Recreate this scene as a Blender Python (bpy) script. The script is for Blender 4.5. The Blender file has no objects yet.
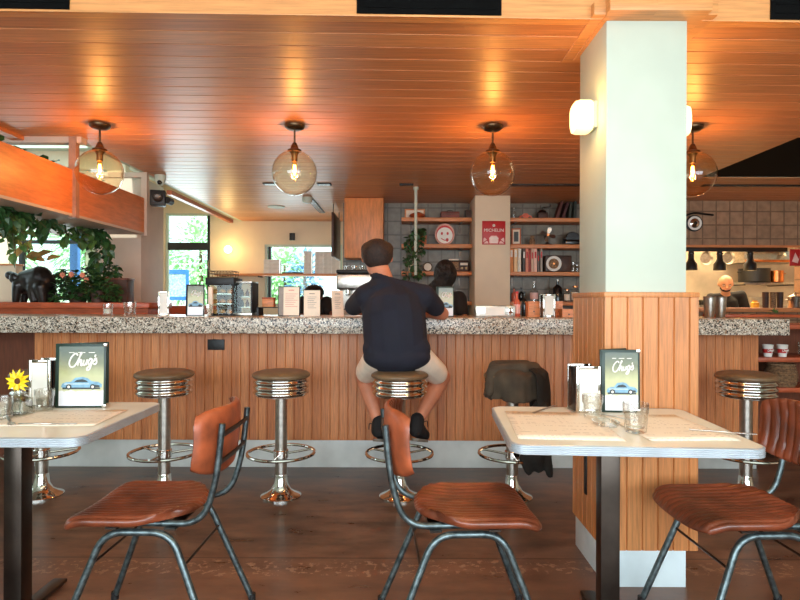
import bpy, bmesh, math, random
from mathutils import Vector, Matrix, noise
F = 580.0; H = 1.22
col = bpy.context.scene.collection
PI = math.pi
def P(px, py, d): return Vector(((px-400)*d/F, d, H-(py-300)*d/F))
def X(px, d): return (px-400)*d/F
def Z(py, d): return H-(py-300)*d/F
# ------------------------------------------------------------------ materials
def lin(c):
    r = []
    for v in c[:3]:
        v /= 255.0
        r.append(v/12.92 if v <= .04045 else ((v+.055)/1.055)**2.4)
    return (r[0], r[1], r[2], 1)
class NT:
    def __init__(s, name):
        s.m = bpy.data.materials.new(name); s.m.use_nodes = True
        s.t = s.m.node_tree; s.b = s.t.nodes['Principled BSDF']; s.out = s.t.nodes['Material Output']
    def n(s, typ, **kw):
        nd = s.t.nodes.new(typ)
        for k, v in kw.items():
            if k.startswith('i_'):
                k = k[2:]
                nd.inputs[int(k) if k.isdigit() else k.replace('_', ' ')].default_value = v
            else: setattr(nd, k, v)
        return nd
    def l(s, a, b): s.t.links.new(a, b)
    def math(s, op, a, b=None):
        nd = s.n('ShaderNodeMath', operation=op)
        for i, v in enumerate((a, b)):
            if v is None: continue
            if isinstance(v, (int, float)): nd.inputs[i].default_value = v
            else: s.l(v, nd.inputs[i])
        return nd.outputs[0]
    def obj(s): return s.n('ShaderNodeTexCoord').outputs['Object']
    def scaled(s, v, sc):
        mp = s.n('ShaderNodeMapping'); mp.inputs['Scale'].default_value = sc; s.l(v, mp.inputs['Vector']); return mp.outputs[0]
    def noise(s, v, scale, detail=3, rough=.5):
        nd = s.n('ShaderNodeTexNoise'); nd.inputs['Scale'].default_value = scale
        nd.inputs['Detail'].default_value = detail; nd.inputs['Roughness'].default_value = rough
        s.l(v, nd.inputs['Vector']); return nd.outputs['Fac']
    def ramp(s, f, stops, interp='LINEAR'):
        nd = s.n('ShaderNodeValToRGB'); cr = nd.color_ramp; cr.interpolation = interp
        while len(cr.elements) < len(stops): cr.elements.new(.5)
        for e, (p, c) in zip(cr.elements, stops): e.position = p; e.color = lin(c)
        s.l(f, nd.inputs[0]); return nd.outputs[0]
    def mix(s, f, a, b, mode='MIX'):
        nd = s.n('ShaderNodeMix', data_type='RGBA', blend_type=mode)
        for i, v in ((0, f), (6, a), (7, b)):
            if isinstance(v, (int, float)): nd.inputs[i].default_value = v
            elif isinstance(v, tuple): nd.inputs[i].default_value = v
            else: s.l(v, nd.inputs[i])
        return nd.outputs[2]
    def bump(s, h, st=.3, dist=.002):
        nd = s.n('ShaderNodeBump'); nd.inputs['Strength'].default_value = st; nd.inputs['Distance'].default_value = dist
        s.l(h, nd.inputs['Height']); s.l(nd.outputs[0], s.b.inputs['Normal'])
def mat(name, c, rough=.5, metal=0, var=.12, vs=12, bump=0, bs=60, bd=.002, coat=0, spec=.5, emit=0, ecol=None, alpha=1, sheen=0):
    k = NT(name); b = k.b
    b.inputs['Roughness'].default_value = rough; b.inputs['Metallic'].default_value = metal
    b.inputs['Specular IOR Level'].default_value = spec
    b.inputs['Coat Weight'].default_value = coat; b.inputs['Coat Roughness'].default_value = .12
    if sheen: b.inputs['Sheen Weight'].default_value = sheen
    o = k.obj()
    if var > 0:
        f = k.noise(o, vs, 4)
        a = tuple(max(0, v*(1-var)) for v in c); d = tuple(min(255, v*(1+var)) for v in c)
        k.l(k.ramp(f, [(.3, a), (.7, d)]), b.inputs['Base Color'])
    else: b.inputs['Base Color'].default_value = lin(c)
    if bump: k.bump(k.noise(o, bs, 3), bump, bd)
    if emit:
        b.inputs['Emission Color'].default_value = lin(ecol or c); b.inputs['Emission Strength'].default_value = emit
    return k.m
def plank(name, ca, cb, pitch, ux=1.0, uy=1.0, grain=(40, 40, 1.5), rough=.4, coat=0, dark=.25, gscale=3.0, phase=0.0):
    """boards of one pitch along u = ux*x+uy*y, each board its own tone, stretched grain"""
    k = NT(name); b = k.b; o = k.obj()
    sp = k.n('ShaderNodeSeparateXYZ'); k.l(o, sp.inputs[0])
    u = k.math('ADD', k.math('MULTIPLY', sp.outputs[0], ux), k.math('MULTIPLY', sp.outputs[1], uy))
    fl = k.math('FLOOR', k.math('DIVIDE', k.math('ADD', u, phase), pitch))
    wn = k.n('ShaderNodeTexWhiteNoise', noise_dimensions='1D'); k.l(fl, wn.inputs['W'])
    base = k.ramp(wn.outputs['Value'], [(0, ca), (1, cb)])
    cmb = k.n('ShaderNodeCombineXYZ'); k.l(wn.outputs['Value'], cmb.inputs[0]); k.l(wn.outputs['Value'], cmb.inputs[2])
    ad = k.n('ShaderNodeVectorMath', operation='MULTIPLY_ADD'); k.l(cmb.outputs[0], ad.inputs[0]); ad.inputs[1].default_value = (7, 7, 7); k.l(o, ad.inputs[2])
    g = k.noise(k.scaled(ad.outputs[0], grain), gscale, 5, .62)
    gf = k.ramp(g, [(.35, (255*(1-dark),)*3), (.62, (255, 255, 255))])
    k.l(k.mix(1.0, base, gf, 'MULTIPLY'), b.inputs['Base Color'])
    b.inputs['Roughness'].default_value = rough
    b.inputs['Coat Weight'].default_value = coat; b.inputs['Coat Roughness'].default_value = .2
    k.bump(g, .12, .001)
    return k.m
def tiles(name, c1, c2, mortar, sx, sz, msize=.03, rough=.5, vert='z', offset=0.0):
    k = NT(name); o = k.obj(); sp = k.n('ShaderNodeSeparateXYZ'); k.l(o, sp.inputs[0])
    cmb = k.n('ShaderNodeCombineXYZ'); k.l(k.math('ADD', sp.outputs[0], sp.outputs[1]), cmb.inputs[0]); k.l(sp.outputs[2], cmb.inputs[1])
    br = k.n('ShaderNodeTexBrick', offset=offset); br.inputs['Color1'].default_value = lin(c1); br.inputs['Color2'].default_value = lin(c2)
    br.inputs['Mortar'].default_value = lin(mortar); br.inputs['Scale'].default_value = 1
    br.inputs['Brick Width'].default_value = sx; br.inputs['Row Height'].default_value = sz; br.inputs['Mortar Size'].default_value = msize*sz
    k.l(cmb.outputs[0], br.inputs['Vector']); 
    nz = k.noise(o, 14, 4); gf = k.ramp(nz, [(.3, (215, 215, 215)), (.7, (255, 255, 255))])
    k.l(k.mix(1.0, br.outputs[0], gf, 'MULTIPLY'), k.b.inputs['Base Color'])
    k.b.inputs['Roughness'].default_value = rough
    inv = k.math('SUBTRACT', 1.0, br.outputs['Fac']); k.bump(inv, .5, .004)
    return k.m
def glass(name, tint=(245, 240, 232), rough=.02, boost=1.0, base=.04):
    k = NT(name); k.t.nodes.remove(k.b)
    tr = k.n('ShaderNodeBsdfTransparent'); tr.inputs[0].default_value = lin(tint)
    gl = k.n('ShaderNodeBsdfGlossy'); gl.inputs['Roughness'].default_value = rough
    lw = k.n('ShaderNodeLayerWeight'); lw.inputs[0].default_value = .5
    f = k.math('MULTIPLY', k.math('ADD', k.math('MULTIPLY', k.math('POWER', lw.outputs['Facing'], 4.0), .9), .035), boost); f = k.math('ADD', f, base); f = k.math('MINIMUM', f, .85)
    mx = k.n('ShaderNodeMixShader'); k.l(f, mx.inputs[0]); k.l(tr.outputs[0], mx.inputs[1]); k.l(gl.outputs[0], mx.inputs[2])
    k.l(mx.outputs[0], k.out.inputs[0]); return k.m
def terrazzo(name):
    k = NT(name); o = k.obj()
    def cells(scale, stops, off):
        mp = k.n('ShaderNodeMapping'); mp.inputs['Location'].default_value = (off, off, off); k.l(o, mp.inputs['Vector'])
        v = k.n('ShaderNodeTexVoronoi'); v.inputs['Scale'].default_value = scale; k.l(mp.outputs[0], v.inputs['Vector'])
        s = k.n('ShaderNodeSeparateColor'); k.l(v.outputs['Color'], s.inputs[0])
        return k.ramp(s.outputs[0], stops, 'CONSTANT'), s.outputs[1], v.outputs['Distance']
    a, r1, d1 = cells(112, [(0, (30, 26, 24)), (.24, (110, 96, 84)), (.38, (196, 182, 164)), (.72, (232, 222, 206)), (.9, (150, 112, 84))], 0)
    b, r2, d2 = cells(200, [(0, (46, 40, 36)), (.25, (205, 190, 170)), (.7, (165, 150, 132)), (.9, (236, 228, 214))], 3.3)
    k.l(k.mix(k.math('GREATER_THAN', r1, .5), a, b), k.b.inputs['Base Color'])
    k.b.inputs['Roughness'].default_value = .28
    return k.m
M = {}
OR1, OR2 = (206, 108, 48), (226, 130, 64)
M['ceil'] = plank('ceiling_boards', (206, 134, 84), (222, 152, 98), .14, -.025, 1.0, grain=(1.2, 30, 30), rough=.38, coat=.0, dark=.14)
M['bar'] = plank('bar_boards', (194, 116, 66), (220, 142, 86), .065, 1, 1, grain=(45, 45, 2.0), rough=.42, dark=.2)
M['pillarwood'] = plank('pillar_boards', (204, 130, 72), (228, 154, 92), .066, 1, 1, grain=(45, 45, 2.0), rough=.42, dark=.16)
M['orange'] = plank('orange_veneer', (206, 122, 66), (212, 128, 72), 5, 1, 0, grain=(2, 2, 14), rough=.45, dark=.12)
M['cabinet'] = plank('cabinet_veneer', (228, 144, 84), (234, 150, 90), 5, 1, 0, grain=(14, 14, 2), rough=.45, dark=.15)
M['ledge'] = plank('red_brown_wood', (184, 84, 44), (192, 90, 48), 5, 1, 0, grain=(2, 12, 14), rough=.4, dark=.2)
M['shelf'] = plank('shelf_wood', (220, 138, 84), (226, 146, 90), 5, 1, 0, grain=(2, 20, 20), rough=.45, dark=.15)
M['fascia'] = plank('fascia_wood', (226, 154, 92), (232, 162, 98), 5, 1, 0, grain=(1.5, 30, 30), rough=.4, dark=.12)
M['darkwood'] = plank('dark_side_wood', (112, 58, 34), (126, 66, 38), .3, 1, 1, grain=(30, 30, 2), rough=.5, dark=.2)
M['white'] = mat('painted_plaster', (190, 199, 184), .6, var=.03, vs=3)
M['cream'] = mat('cream_plaster', (224, 204, 176), .7, var=.04, vs=2)
M['pinkwall'] = mat('beige_column_paint', (190, 170, 154), .6, var=.05, vs=3)
M['kick'] = mat('brushed_kick_plate', (200, 202, 198), .35, .0, var=.1, vs=3)
M['kickmetal'] = mat('white_metal_plinth', (214, 226, 228), .35, var=.05, vs=5)
M['chrome'] = mat('chrome', (215, 212, 205), .09, 1, var=0)
M['steel'] = mat('brushed_steel', (190, 184, 174), .3, 1, var=.08, vs=30)
M['chairmetal'] = mat('worn_grey_tube_steel', (92, 103, 105), .36, .85, var=.25, vs=40)
M['darkmetal'] = mat('dark_steel_leg', (70, 62, 56), .3, .9, var=.15, vs=8)
M['bronze'] = mat('aged_bronze', (104, 82, 58), .35, .9, var=.15, vs=30)
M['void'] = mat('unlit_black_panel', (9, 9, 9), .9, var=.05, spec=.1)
M['black'] = mat('matt_black', (14, 13, 13), .5, var=.1)
M['blackgloss'] = mat('satin_black', (16, 15, 15), .25, var=.1)
M['vinyl'] = mat('olive_brown_vinyl', (112, 88, 62), .42, var=.12, vs=14, bump=.15, bs=220)
M['leather'] = mat('cognac_leather', (108, 53, 32), .28, var=.28, vs=9, bump=.25, bs=120, coat=.15)
M['leatheredge'] = mat('worn_leather_back', (152, 76, 45), .42, var=.2, vs=14, bump=.2, bs=150)
M['tile'] = tiles('grey_tiles', (114, 106, 90), (124, 114, 98), (92, 84, 70), .17, .17, .05, .4)
M['browntile'] = tiles('brown_tiles', (166, 128, 98), (178, 138, 106), (132, 100, 74), .165, .165, .05, .45)
M['terrazzo'] = terrazzo('speckled_terrazzo')
M['paper'] = mat('white_paper', (238, 234, 224), .7, var=.02)
M['creamcard'] = mat('cream_card', (236, 218, 196), .7, var=.03)
M['cream_box'] = mat('grey_white_card_box', (222, 214, 208), .7, var=.05)
M['green'] = mat('dark_green_leatherette', (18, 44, 34), .4, var=.15, vs=20)
M['glass'] = glass('clear_glass', (250, 246, 240))
M['globe'] = glass('amber_tinted_clear_glass', (252, 238, 216), .02, 1.5, .02)
M['tumbler'] = glass('tumbler_glass', (250, 249, 246), .03, 1.5, .06)
M['window'] = glass('window_glass', (240, 248, 246), .0, .5, .0)
M['water'] = glass('water', (238, 240, 236), .01, .6, .02)
M['filament'] = mat('glowing_filament', (255, 190, 90), var=0, emit=60, ecol=(255, 176, 84))
M['bulbtube'] = glass('bulb_glass', (255, 226, 170), .02, 1, .05)
M['opal'] = mat('lit_opal_glass', (255, 236, 190), .4, var=0, emit=1.5, ecol=(255, 222, 158))
M['skin'] = mat('skin', (196, 124, 92), .5, var=.08, vs=10)
M['skinlight'] = mat('lighter_skin', (216, 158, 120), .5, var=.07, vs=10)
M['skindark'] = mat('brown_skin', (122, 72, 50), .5, var=.07, vs=10)
M['navy'] = mat('navy_jersey', (22, 23, 36), .9, var=.12, vs=6, bump=.2, bs=300)
M['shorts'] = mat('cream_cotton', (240, 222, 200), .85, var=.06, vs=10, bump=.15, bs=200)
M['hair'] = mat('dark_brown_hair', (40, 24, 16), .75, var=.35, vs=60, bump=.6, bs=120, bd=.006)
M['blackhair'] = mat('black_curly_hair', (14, 11, 10), .6, var=.3, vs=60, bump=.9, bs=60, bd=.02)
M['blackcloth'] = mat('black_cloth', (20, 19, 20), .85, var=.12, vs=8)
M['jacket'] = mat('grey_brown_jacket_cloth', (78, 66, 52), .9, var=.18, vs=9, bump=.4, bs=180)
M['jacketdark'] = mat('dark_lining', (34, 31, 27), .9, var=.15, vs=9)
M['leaf'] = mat('deep_green_leaf', (40, 70, 34), .45, var=.45, vs=5)
M['leaf2'] = mat('mid_green_leaf', (76, 104, 50), .45, var=.4, vs=5)
M['dryleaf'] = mat('yellow_brown_leaf', (150, 112, 52), .55, var=.3, vs=6)
M['stem'] = mat('brown_green_stem', (82, 72, 38), .6)
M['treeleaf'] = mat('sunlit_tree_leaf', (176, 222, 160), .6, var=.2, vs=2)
M['bark'] = mat('bark', (104, 80, 58), .85, var=.3, vs=8)
M['terracotta'] = mat('terracotta', (182, 96, 56), .7, var=.1)
M['pinkpot'] = mat('dusty_pink_clay', (168, 110, 92), .7, var=.1)
M['browncrate'] = mat('dark_brown_crate', (66, 40, 28), .6, var=.25, vs=12)
M['red'] = mat('signal_red', (186, 22, 26), .45, var=.04)
M['redprint'] = mat('red_print', (196, 40, 38), .5, var=.05)
M['pinkprint'] = mat('pale_pink_print', (240, 190, 180), .5, var=.05)
M['blue'] = mat('bright_blue_paint', (60, 130, 220), .5, var=.06)
M['copper'] = mat('copper', (206, 128, 76), .28, 1, var=.1)
M['yellow'] = mat('yellow_petal', (252, 204, 20), .5, var=.08, vs=30)
M['flowercentre'] = mat('brown_flower_centre', (96, 52, 20), .8)
M['salmon'] = mat('salmon_petal', (230, 140, 110), .6)
M['statue'] = mat('black_patinated_bronze', (34, 28, 26), .3, .3, var=.3, vs=12, bump=.3, bs=25, bd=.004)
M['wicker'] = mat('brown_wicker', (124, 94, 66), .75, var=.35, vs=60, bump=.9, bs=90, bd=.006)
M['bread'] = mat('baked_pastry', (206, 138, 74), .6, var=.25, vs=30)
M['outground'] = mat('pale_paving', (200, 196, 186), .8, var=.08)
M['outwall'] = mat('white_outside_render', (240, 240, 236), .8, var=.04)
M['amberliquid'] = mat('amber_bottle', (120, 54, 24), .15, var=.1)
M['pinkbottle'] = mat('pale_red_bottle', (206, 100, 76), .2, var=.12)
M['darkbottle'] = mat('near_black_bottle', (22, 22, 22), .12, var=.1)
M['sole'] = mat('grey_rubber', (122, 114, 102), .7, var=.08)
M['carblue'] = mat('blue_car_print', (120, 164, 190), .4, var=.1, vs=60)
M['printdark'] = mat('dark_print', (52, 60, 62), .5, var=.1)
M['tabletop'] = mat('cream_laminate', (236, 228, 210), .3, var=.03, vs=6)
M['tableedge'] = mat('ribbed_aluminium_edge', (206, 214, 220), .3, .6, var=.04)
M['gasket'] = mat('rubber_black', (20, 18, 18), .7)
def floor_mat():
    k = NT('stained_concrete'); o = k.obj()
    n1 = k.noise(o, 1.1, 6, .6); n2 = k.noise(k.scaled(o, (1, 3, 1)), 3.2, 8, .65); n3 = k.noise(o, 26, 4, .7)
    c = k.ramp(n1, [(.3, (94, 76, 64)), (.5, (114, 90, 74)), (.7, (136, 106, 86))])
    c2 = k.ramp(n2, [(.38, (128, 118, 112)), (.62, (255, 246, 238))])
    c = k.mix(.85, c, c2, 'MULTIPLY')
    sp = k.n('ShaderNodeSeparateXYZ'); k.l(o, sp.inputs[0])
    # redder slab on the near side of the joint at y = 2.75
    warp = k.math('MULTIPLY', k.math('SUBTRACT', n2, .5), .22)
    yy = k.math('ADD', sp.outputs[1], warp)
    near = k.ramp(k.math('SUBTRACT', 3.35, yy), [(.45, (0, 0, 0)), (.8, (255, 255, 255))])
    c = k.mix(near, c, k.mix(1.0, c, lin((255, 232, 216)), 'MULTIPLY'))
    c = k.mix(k.math('MULTIPLY', near, .35), c, lin((146, 104, 80)))
    band = k.math('LESS_THAN', k.math('ABSOLUTE', k.math('SUBTRACT', yy, 2.64)), .07)
    chips = k.math('MULTIPLY', band, k.math('GREATER_THAN', n3, .56))
    c = k.mix(k.math('MULTIPLY', chips, .5), c, lin((176, 140, 112)))
    joint = k.math('LESS_THAN', k.math('ABSOLUTE', k.math('SUBTRACT', sp.outputs[1], 2.74)), .006)
    c = k.mix(k.math('MULTIPLY', joint, .6), c, lin((30, 22, 18)))
    pits = k.math('LESS_THAN', k.noise(o, 38, 2), .27)
    c = k.mix(k.math('MULTIPLY', pits, .6), c, lin((34, 26, 22)))
    k.l(c, k.b.inputs['Base Color'])
    r = k.math('ADD', .17, k.math('MULTIPLY', n2, .30)); k.l(r, k.b.inputs['Roughness'])
    k.bump(n2, .1, .004)
    return k.m
M['floor'] = floor_mat()
def menu_print():
    k = NT('menu_print'); o = k.obj(); sp = k.n('ShaderNodeSeparateXYZ'); k.l(o, sp.inputs[0])
    t = k.math('ADD', k.math('DIVIDE', sp.outputs[2], .24), k.math('MULTIPLY', k.math('SUBTRACT', k.noise(o, 30, 3), .5), .12))
    c = k.ramp(t, [(.0, (226, 226, 232)), (.285, (232, 230, 232)), (.30, (200, 198, 160)), (.55, (186, 186, 140)), (.78, (112, 116, 84)), (1, (70, 82, 66))])
    k.l(c, k.b.inputs['Base Color']); k.b.inputs['Roughness'].default_value = .22; return k.m
M['menuprint'] = menu_print()
def mat_print():
    k = NT('printed_placemat'); o = k.obj(); sp = k.n('ShaderNodeSeparateXYZ'); k.l(o, sp.inputs[0])
    row = k.math('FRACT', k.math('DIVIDE', sp.outputs[1], .026))
    ln = k.math('LESS_THAN', row, .3)
    n = k.noise(k.scaled(o, (90, 4, 1)), 1.0, 2); wd = k.math('GREATER_THAN', n, .5)
    n2 = k.noise(k.scaled(o, (7, 30, 1)), 1.0, 1); bl = k.math('GREATER_THAN', n2, .5)
    f = k.math('MULTIPLY', k.math('MULTIPLY', ln, wd), k.math('MULTIPLY', bl, .45))
    k.l(k.mix(f, lin((246, 228, 206)), lin((150, 124, 100))), k.b.inputs['Base Color']); k.b.inputs['Roughness'].default_value = .6
    return k.m
M['placemat'] = mat_print()
# ------------------------------------------------------------------ mesh helpers
class MB:
    def __init__(s): s.bm = bmesh.new()
    def box(s, x0, x1, y0, y1, z0, z1, bev=0, seg=2):
        r = bmesh.ops.create_cube(s.bm, size=1.0); vs = r['verts']
        for v in vs:
            v.co = Vector((x0+(v.co.x+.5)*(x1-x0), y0+(v.co.y+.5)*(y1-y0), z0+(v.co.z+.5)*(z1-z0)))
        if bev:
            es = list({e for v in vs for e in v.link_edges})
            bmesh.ops.bevel(s.bm, geom=es, offset=bev, segments=seg, affect='EDGES', profile=.5)
        return s
    def quad(s, *pts):
        vs = [s.bm.verts.new(p) for p in pts]; return s.bm.faces.new(vs)
    def rings(s, rings, closed=True, caps=True):
        R = [[s.bm.verts.new(p) for p in r] for r in rings]
        n = len(R[0])
        for a, b in zip(R, R[1:]):
            for i in range(n if closed else n-1):
                j = (i+1) % n
                s.bm.faces.new((a[i], a[j], b[j], b[i]))
        if caps and closed:
            s.bm.faces.new(list(reversed(R[0]))); s.bm.faces.new(R[-1])
        return s
    def lathe(s, prof, c=(0, 0, 0), seg=24, axis='Z', caps=True):
        c = Vector(c); rs = []
        for r, h in prof:
            ring = []
            for i in range(seg):
                a = 2*PI*i/seg; x, y = r*math.cos(a), r*math.sin(a)
                p = {'Z': (x, y, h), 'Y': (x, h, -y), 'X': (h, x, y)}[axis]
                ring.append(c+Vector(p))
            rs.append(ring)
        return s.rings(rs, True, caps)
    def cyl(s, c, r, h, axis='Z', seg=16, r2=None):
        return s.lathe([(r, 0), (r if r2 is None else r2, h)], c, seg, axis)
    def tube(s, pts, r, seg=10, closed=False, flat=1.0):
        pts = [Vector(p) for p in pts]; n = len(pts)
        rad = r if isinstance(r, (list, tuple)) else [r]*n
        up = None; rs = []
        for i, p in enumerate(pts):
            if closed: t = (pts[(i+1) % n]-pts[i-1])
            else: t = pts[min(i+1, n-1)]-pts[max(i-1, 0)]
            if t.length < 1e-9: t = Vector((0, 0, 1))
            t.normalize()
            if up is None:
                up = Vector((0, 0, 1)) if abs(t.z) < .9 else Vector((1, 0, 0))
            a = up-t*up.dot(t)
            if a.length < 1e-6: a = t.orthogonal()
            a.normalize(); up = a; b = t.cross(a)
            rs.append([p+a*math.cos(2*PI*k/seg)*rad[i]+b*math.sin(2*PI*k/seg)*rad[i]*flat for k in range(seg)])
        if closed: rs.append([Vector(v) for v in rs[0]]); return s.rings(rs, True, False)
        return s.rings(rs)
    def ball(s, c, r, u=16, v=10, rot=None):
        if isinstance(r, (int, float)): r = (r, r, r)
        mt = Matrix.Translation(Vector(c)) @ (rot.to_4x4() if rot else Matrix.Identity(4)) @ Matrix.Diagonal((*r, 1))
        bmesh.ops.create_uvsphere(s.bm, u_segments=u, v_segments=v, radius=1, matrix=mt); return s
    def limb(s, a, b, ra, rb, seg=14):
        """tapered capsule"""
        a, b = Vector(a), Vector(b); d = b-a; L = d.length; d.normalize()
        q = d.to_track_quat('Z', 'Y').to_matrix(); rs = []
        def ring(z, r): return [a+q@Vector((r*math.cos(2*PI*k/seg), r*math.sin(2*PI*k/seg), z)) for k in range(seg)]
        for t in (-85, -60, -30, 0): rs.append(ring(math.sin(math.radians(t))*ra, math.cos(math.radians(t))*ra))
        for t in (0, 30, 60, 85): rs.append(ring(L+math.sin(math.radians(t))*rb, math.cos(math.radians(t))*rb))
        return s.rings(rs)
    def prism(s, pts, y0, y1):
        """polygon in x,z extruded along y"""
        a = [s.bm.verts.new((p[0], y0, p[1])) for p in pts]; b = [s.bm.verts.new((p[0], y1, p[1])) for p in pts]
        n = len(pts); s.bm.faces.new(a); s.bm.faces.new(list(reversed(b)))
        for i in range(n): j = (i+1) % n; s.bm.faces.new((a[j], a[i], b[i], b[j]))
        return s
    def xf(s, m): bmesh.ops.transform(s.bm, matrix=m, verts=s.bm.verts); return s
    def build(s, name, m, parent=None, loc=None, smooth=True, ang=35):
        bmesh.ops.recalc_face_normals(s.bm, faces=s.bm.faces)
        me = bpy.data.meshes.new(name); s.bm.to_mesh(me); s.bm.free()
        if isinstance(m, str): m = M[m]
        me.materials.append(m)
        if smooth:
            me.polygons.foreach_set('use_smooth', [True]*len(me.polygons)); me.set_sharp_from_angle(angle=math.radians(ang))
        o = bpy.data.objects.new(name, me); col.objects.link(o)
        if parent: o.parent = parent
        if loc is not None: o.location = loc
        return o
def tag(o, label, cat, group=None, kind=None):
    if label: o['label'] = label
    if cat: o['category'] = cat
    if group: o['group'] = group
    if kind: o['kind'] = kind
    return o
def thing(name, label, cat, loc=(0, 0, 0), rz=0, group=None):
    o = bpy.data.objects.new(name, None); o.empty_display_size = .1; col.objects.link(o)
    o.location = loc; o.rotation_euler = (0, 0, rz); return tag(o, label, cat, group)
def struct(o): o['kind'] = 'structure'; return o
def copy_tree(o, loc=None, rz=None, label=None, parent=None):
    c = o.copy(); col.objects.link(c)
    if parent: c.parent = parent
    if loc is not None: c.location = loc
    if rz is not None: c.rotation_euler = (0, 0, rz)
    if label: c['label'] = label
    for ch in [x for x in bpy.data.objects if x.parent == o]: copy_tree(ch, parent=c)
    return c
def fillet(pts, r, n=6):
    pts = [Vector(p) for p in pts]; out = [pts[0]]
    for i in range(1, len(pts)-1):
        a, p, b = pts[i-1], pts[i], pts[i+1]; u = (a-p); v = (b-p)
        k = min(r, u.length*.49, v.length*.49); u.normalize(); v.normalize()
        s, e = p+u*k, p+v*k
        for j in range(n+1):
            t = j/n; out.append(s*(1-t)**2+p*2*t*(1-t)+e*t*t)
    out.append(pts[-1]); return out
def smoothpath(pts, n=5):
    pts = [Vector(p) for p in pts]; out = []
    for i in range(len(pts)-1):
        p0 = pts[max(i-1, 0)]; p1 = pts[i]; p2 = pts[i+1]; p3 = pts[min(i+2, len(pts)-1)]
        for j in range(n):
            t = j/n
            out.append(.5*((2*p1)+(p2-p0)*t+(2*p0-5*p1+4*p2-p3)*t*t+(3*p1-p0-3*p2+p3)*t**3))
    out.append(pts[-1]); return out
def remesh(mb, name, m, parent, vox=.012, it=4, fac=.5):
    o = mb.build(name, m, None)
    md = o.modifiers.new('r', 'REMESH'); md.mode = 'VOXEL'; md.voxel_size = vox; md.use_smooth_shade = True
    if it: sm = o.modifiers.new('s', 'SMOOTH'); sm.iterations = it; sm.factor = fac
    dg = bpy.context.evaluated_depsgraph_get(); dg.update()
    me = bpy.data.meshes.new_from_object(o.evaluated_get(dg)); old = o.data
    o.modifiers.clear(); o.data = me; bpy.data.meshes.remove(old); me.name = name
    if not me.materials: me.materials.append(M[m] if isinstance(m, str) else m)
    me.polygons.foreach_set('use_smooth', [True]*len(me.polygons))
    if parent: o.parent = parent
    return o
def text(body, size, m, parent, loc, rot=(PI/2, 0, 0), name='lettering', ext=.0006, align='CENTER'):
    cu = bpy.data.curves.new(name, 'FONT'); cu.body = body; cu.size = size; cu.extrude = ext; cu.align_x = align; cu.resolution_u = 2
    t = bpy.data.objects.new(name, cu); col.objects.link(t)
    dg = bpy.context.evaluated_depsgraph_get(); dg.update()
    me = bpy.data.meshes.new_from_object(t.evaluated_get(dg)); bpy.data.objects.remove(t); bpy.data.curves.remove(cu)
    me.materials.clear(); me.materials.append(M[m]); me.name = name
    o = bpy.data.objects.new(name, me); col.objects.link(o); o.parent = parent; o.location = loc; o.rotation_euler = rot
    return o
def boards(mb, x0, y0, x1, y1, z0, z1, pitch, nrm, g=.008, dep=.007):
    """vertical boards on an axis-aligned face, V grooves at integer multiples of pitch in x+y"""
    a = Vector((x0, y0)); b = Vector((x1, y1)); u0 = x0+y0; L = (b-a).length; sg = 1 if (x1+y1) > u0 else -1
    us = [0.0]; u1 = x1+y1; lo, hi = min(u0, u1), max(u0, u1)
    k0 = math.ceil((lo+g)/pitch); ks = []
    while k0*pitch < hi-g: ks.append(k0*pitch); k0 += 1
    if sg < 0: ks.reverse()
    prof = [(0, 0)]
    for k in ks:
        t = abs(k-u0); prof += [(t-g/2, 0), (t, -dep), (t+g/2, 0)]
    prof.append((L, 0)); d = (b-a)/L; n = Vector(nrm)
    pts = [a+d*t+n*h for t, h in prof]
    lowr = [mb.bm.verts.new((p.x, p.y, z0)) for p in pts]; upr = [mb.bm.verts.new((p.x, p.y, z1)) for p in pts]
    for i in range(len(pts)-1): mb.bm.faces.new((lowr[i], lowr[i+1], upr[i+1], upr[i]))
def leaf(mb, p, d, up, L, W):
    d = Vector(d).normalized(); up = Vector(up); s = d.cross(up)
    if s.length < 1e-4: s = d.orthogonal()
    s.normalize(); n = s.cross(d); p = Vector(p)
    b = mb.bm.verts.new(p); m1 = mb.bm.verts.new(p+d*L*.45-n*L*.05); t = mb.bm.verts.new(p+d*L-n*L*.2)
    l1 = mb.bm.verts.new(p+d*L*.12+s*W*.42+n*W*.12); l2 = mb.bm.verts.new(p+d*L*.5+s*W*.46+n*W*.1)
    r1 = mb.bm.verts.new(p+d*L*.12-s*W*.42+n*W*.12); r2 = mb.bm.verts.new(p+d*L*.5-s*W*.46+n*W*.1)
    for f in ((b, l1, l2, m1), (m1, l2, t), (b, m1, r2, r1), (m1, t, r2)): mb.bm.faces.new(f)
# ================================================================== camera, world, lights
cam = bpy.data.cameras.new('camera'); co = bpy.data.objects.new('camera', cam); col.objects.link(co)
co.location = (0, 0, H); co.rotation_euler = (PI/2, -math.radians(.2), 0); cam.sensor_width = 36; cam.lens = F/800*36; cam.clip_start = .05
bpy.context.scene.camera = co
sc = bpy.context.scene
sc.view_settings.view_transform = 'Standard'; sc.view_settings.look = 'None'; sc.view_settings.gamma = 1
sc.view_settings.use_curve_mapping = False; sc.view_settings.exposure = 0.06
w = bpy.data.worlds.new('sky'); sc.world = w; w.use_nodes = True
bg = w.node_tree.nodes['Background']; bg.inputs[0].default_value = lin((216, 240, 246)); bg.inputs[1].default_value = 3.0
sl = bpy.data.lights.new('sun', 'SUN'); sl.energy = 7; sl.angle = .02; sl.color = (1, .97, .9); so = bpy.data.objects.new('sun', sl); col.objects.link(so); so.rotation_euler = (math.radians(33), 0, math.radians(-8))
def area(name, loc, rot, sx, sy, power, c):
    l = bpy.data.lights.new(name, 'AREA'); l.shape = 'RECTANGLE'; l.size = sx; l.size_y = sy; l.energy = power; l.color = lin(c)[:3]
    o = bpy.data.objects.new(name, l); col.objects.link(o); o.location = loc; o.rotation_euler = rot; return o
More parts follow.
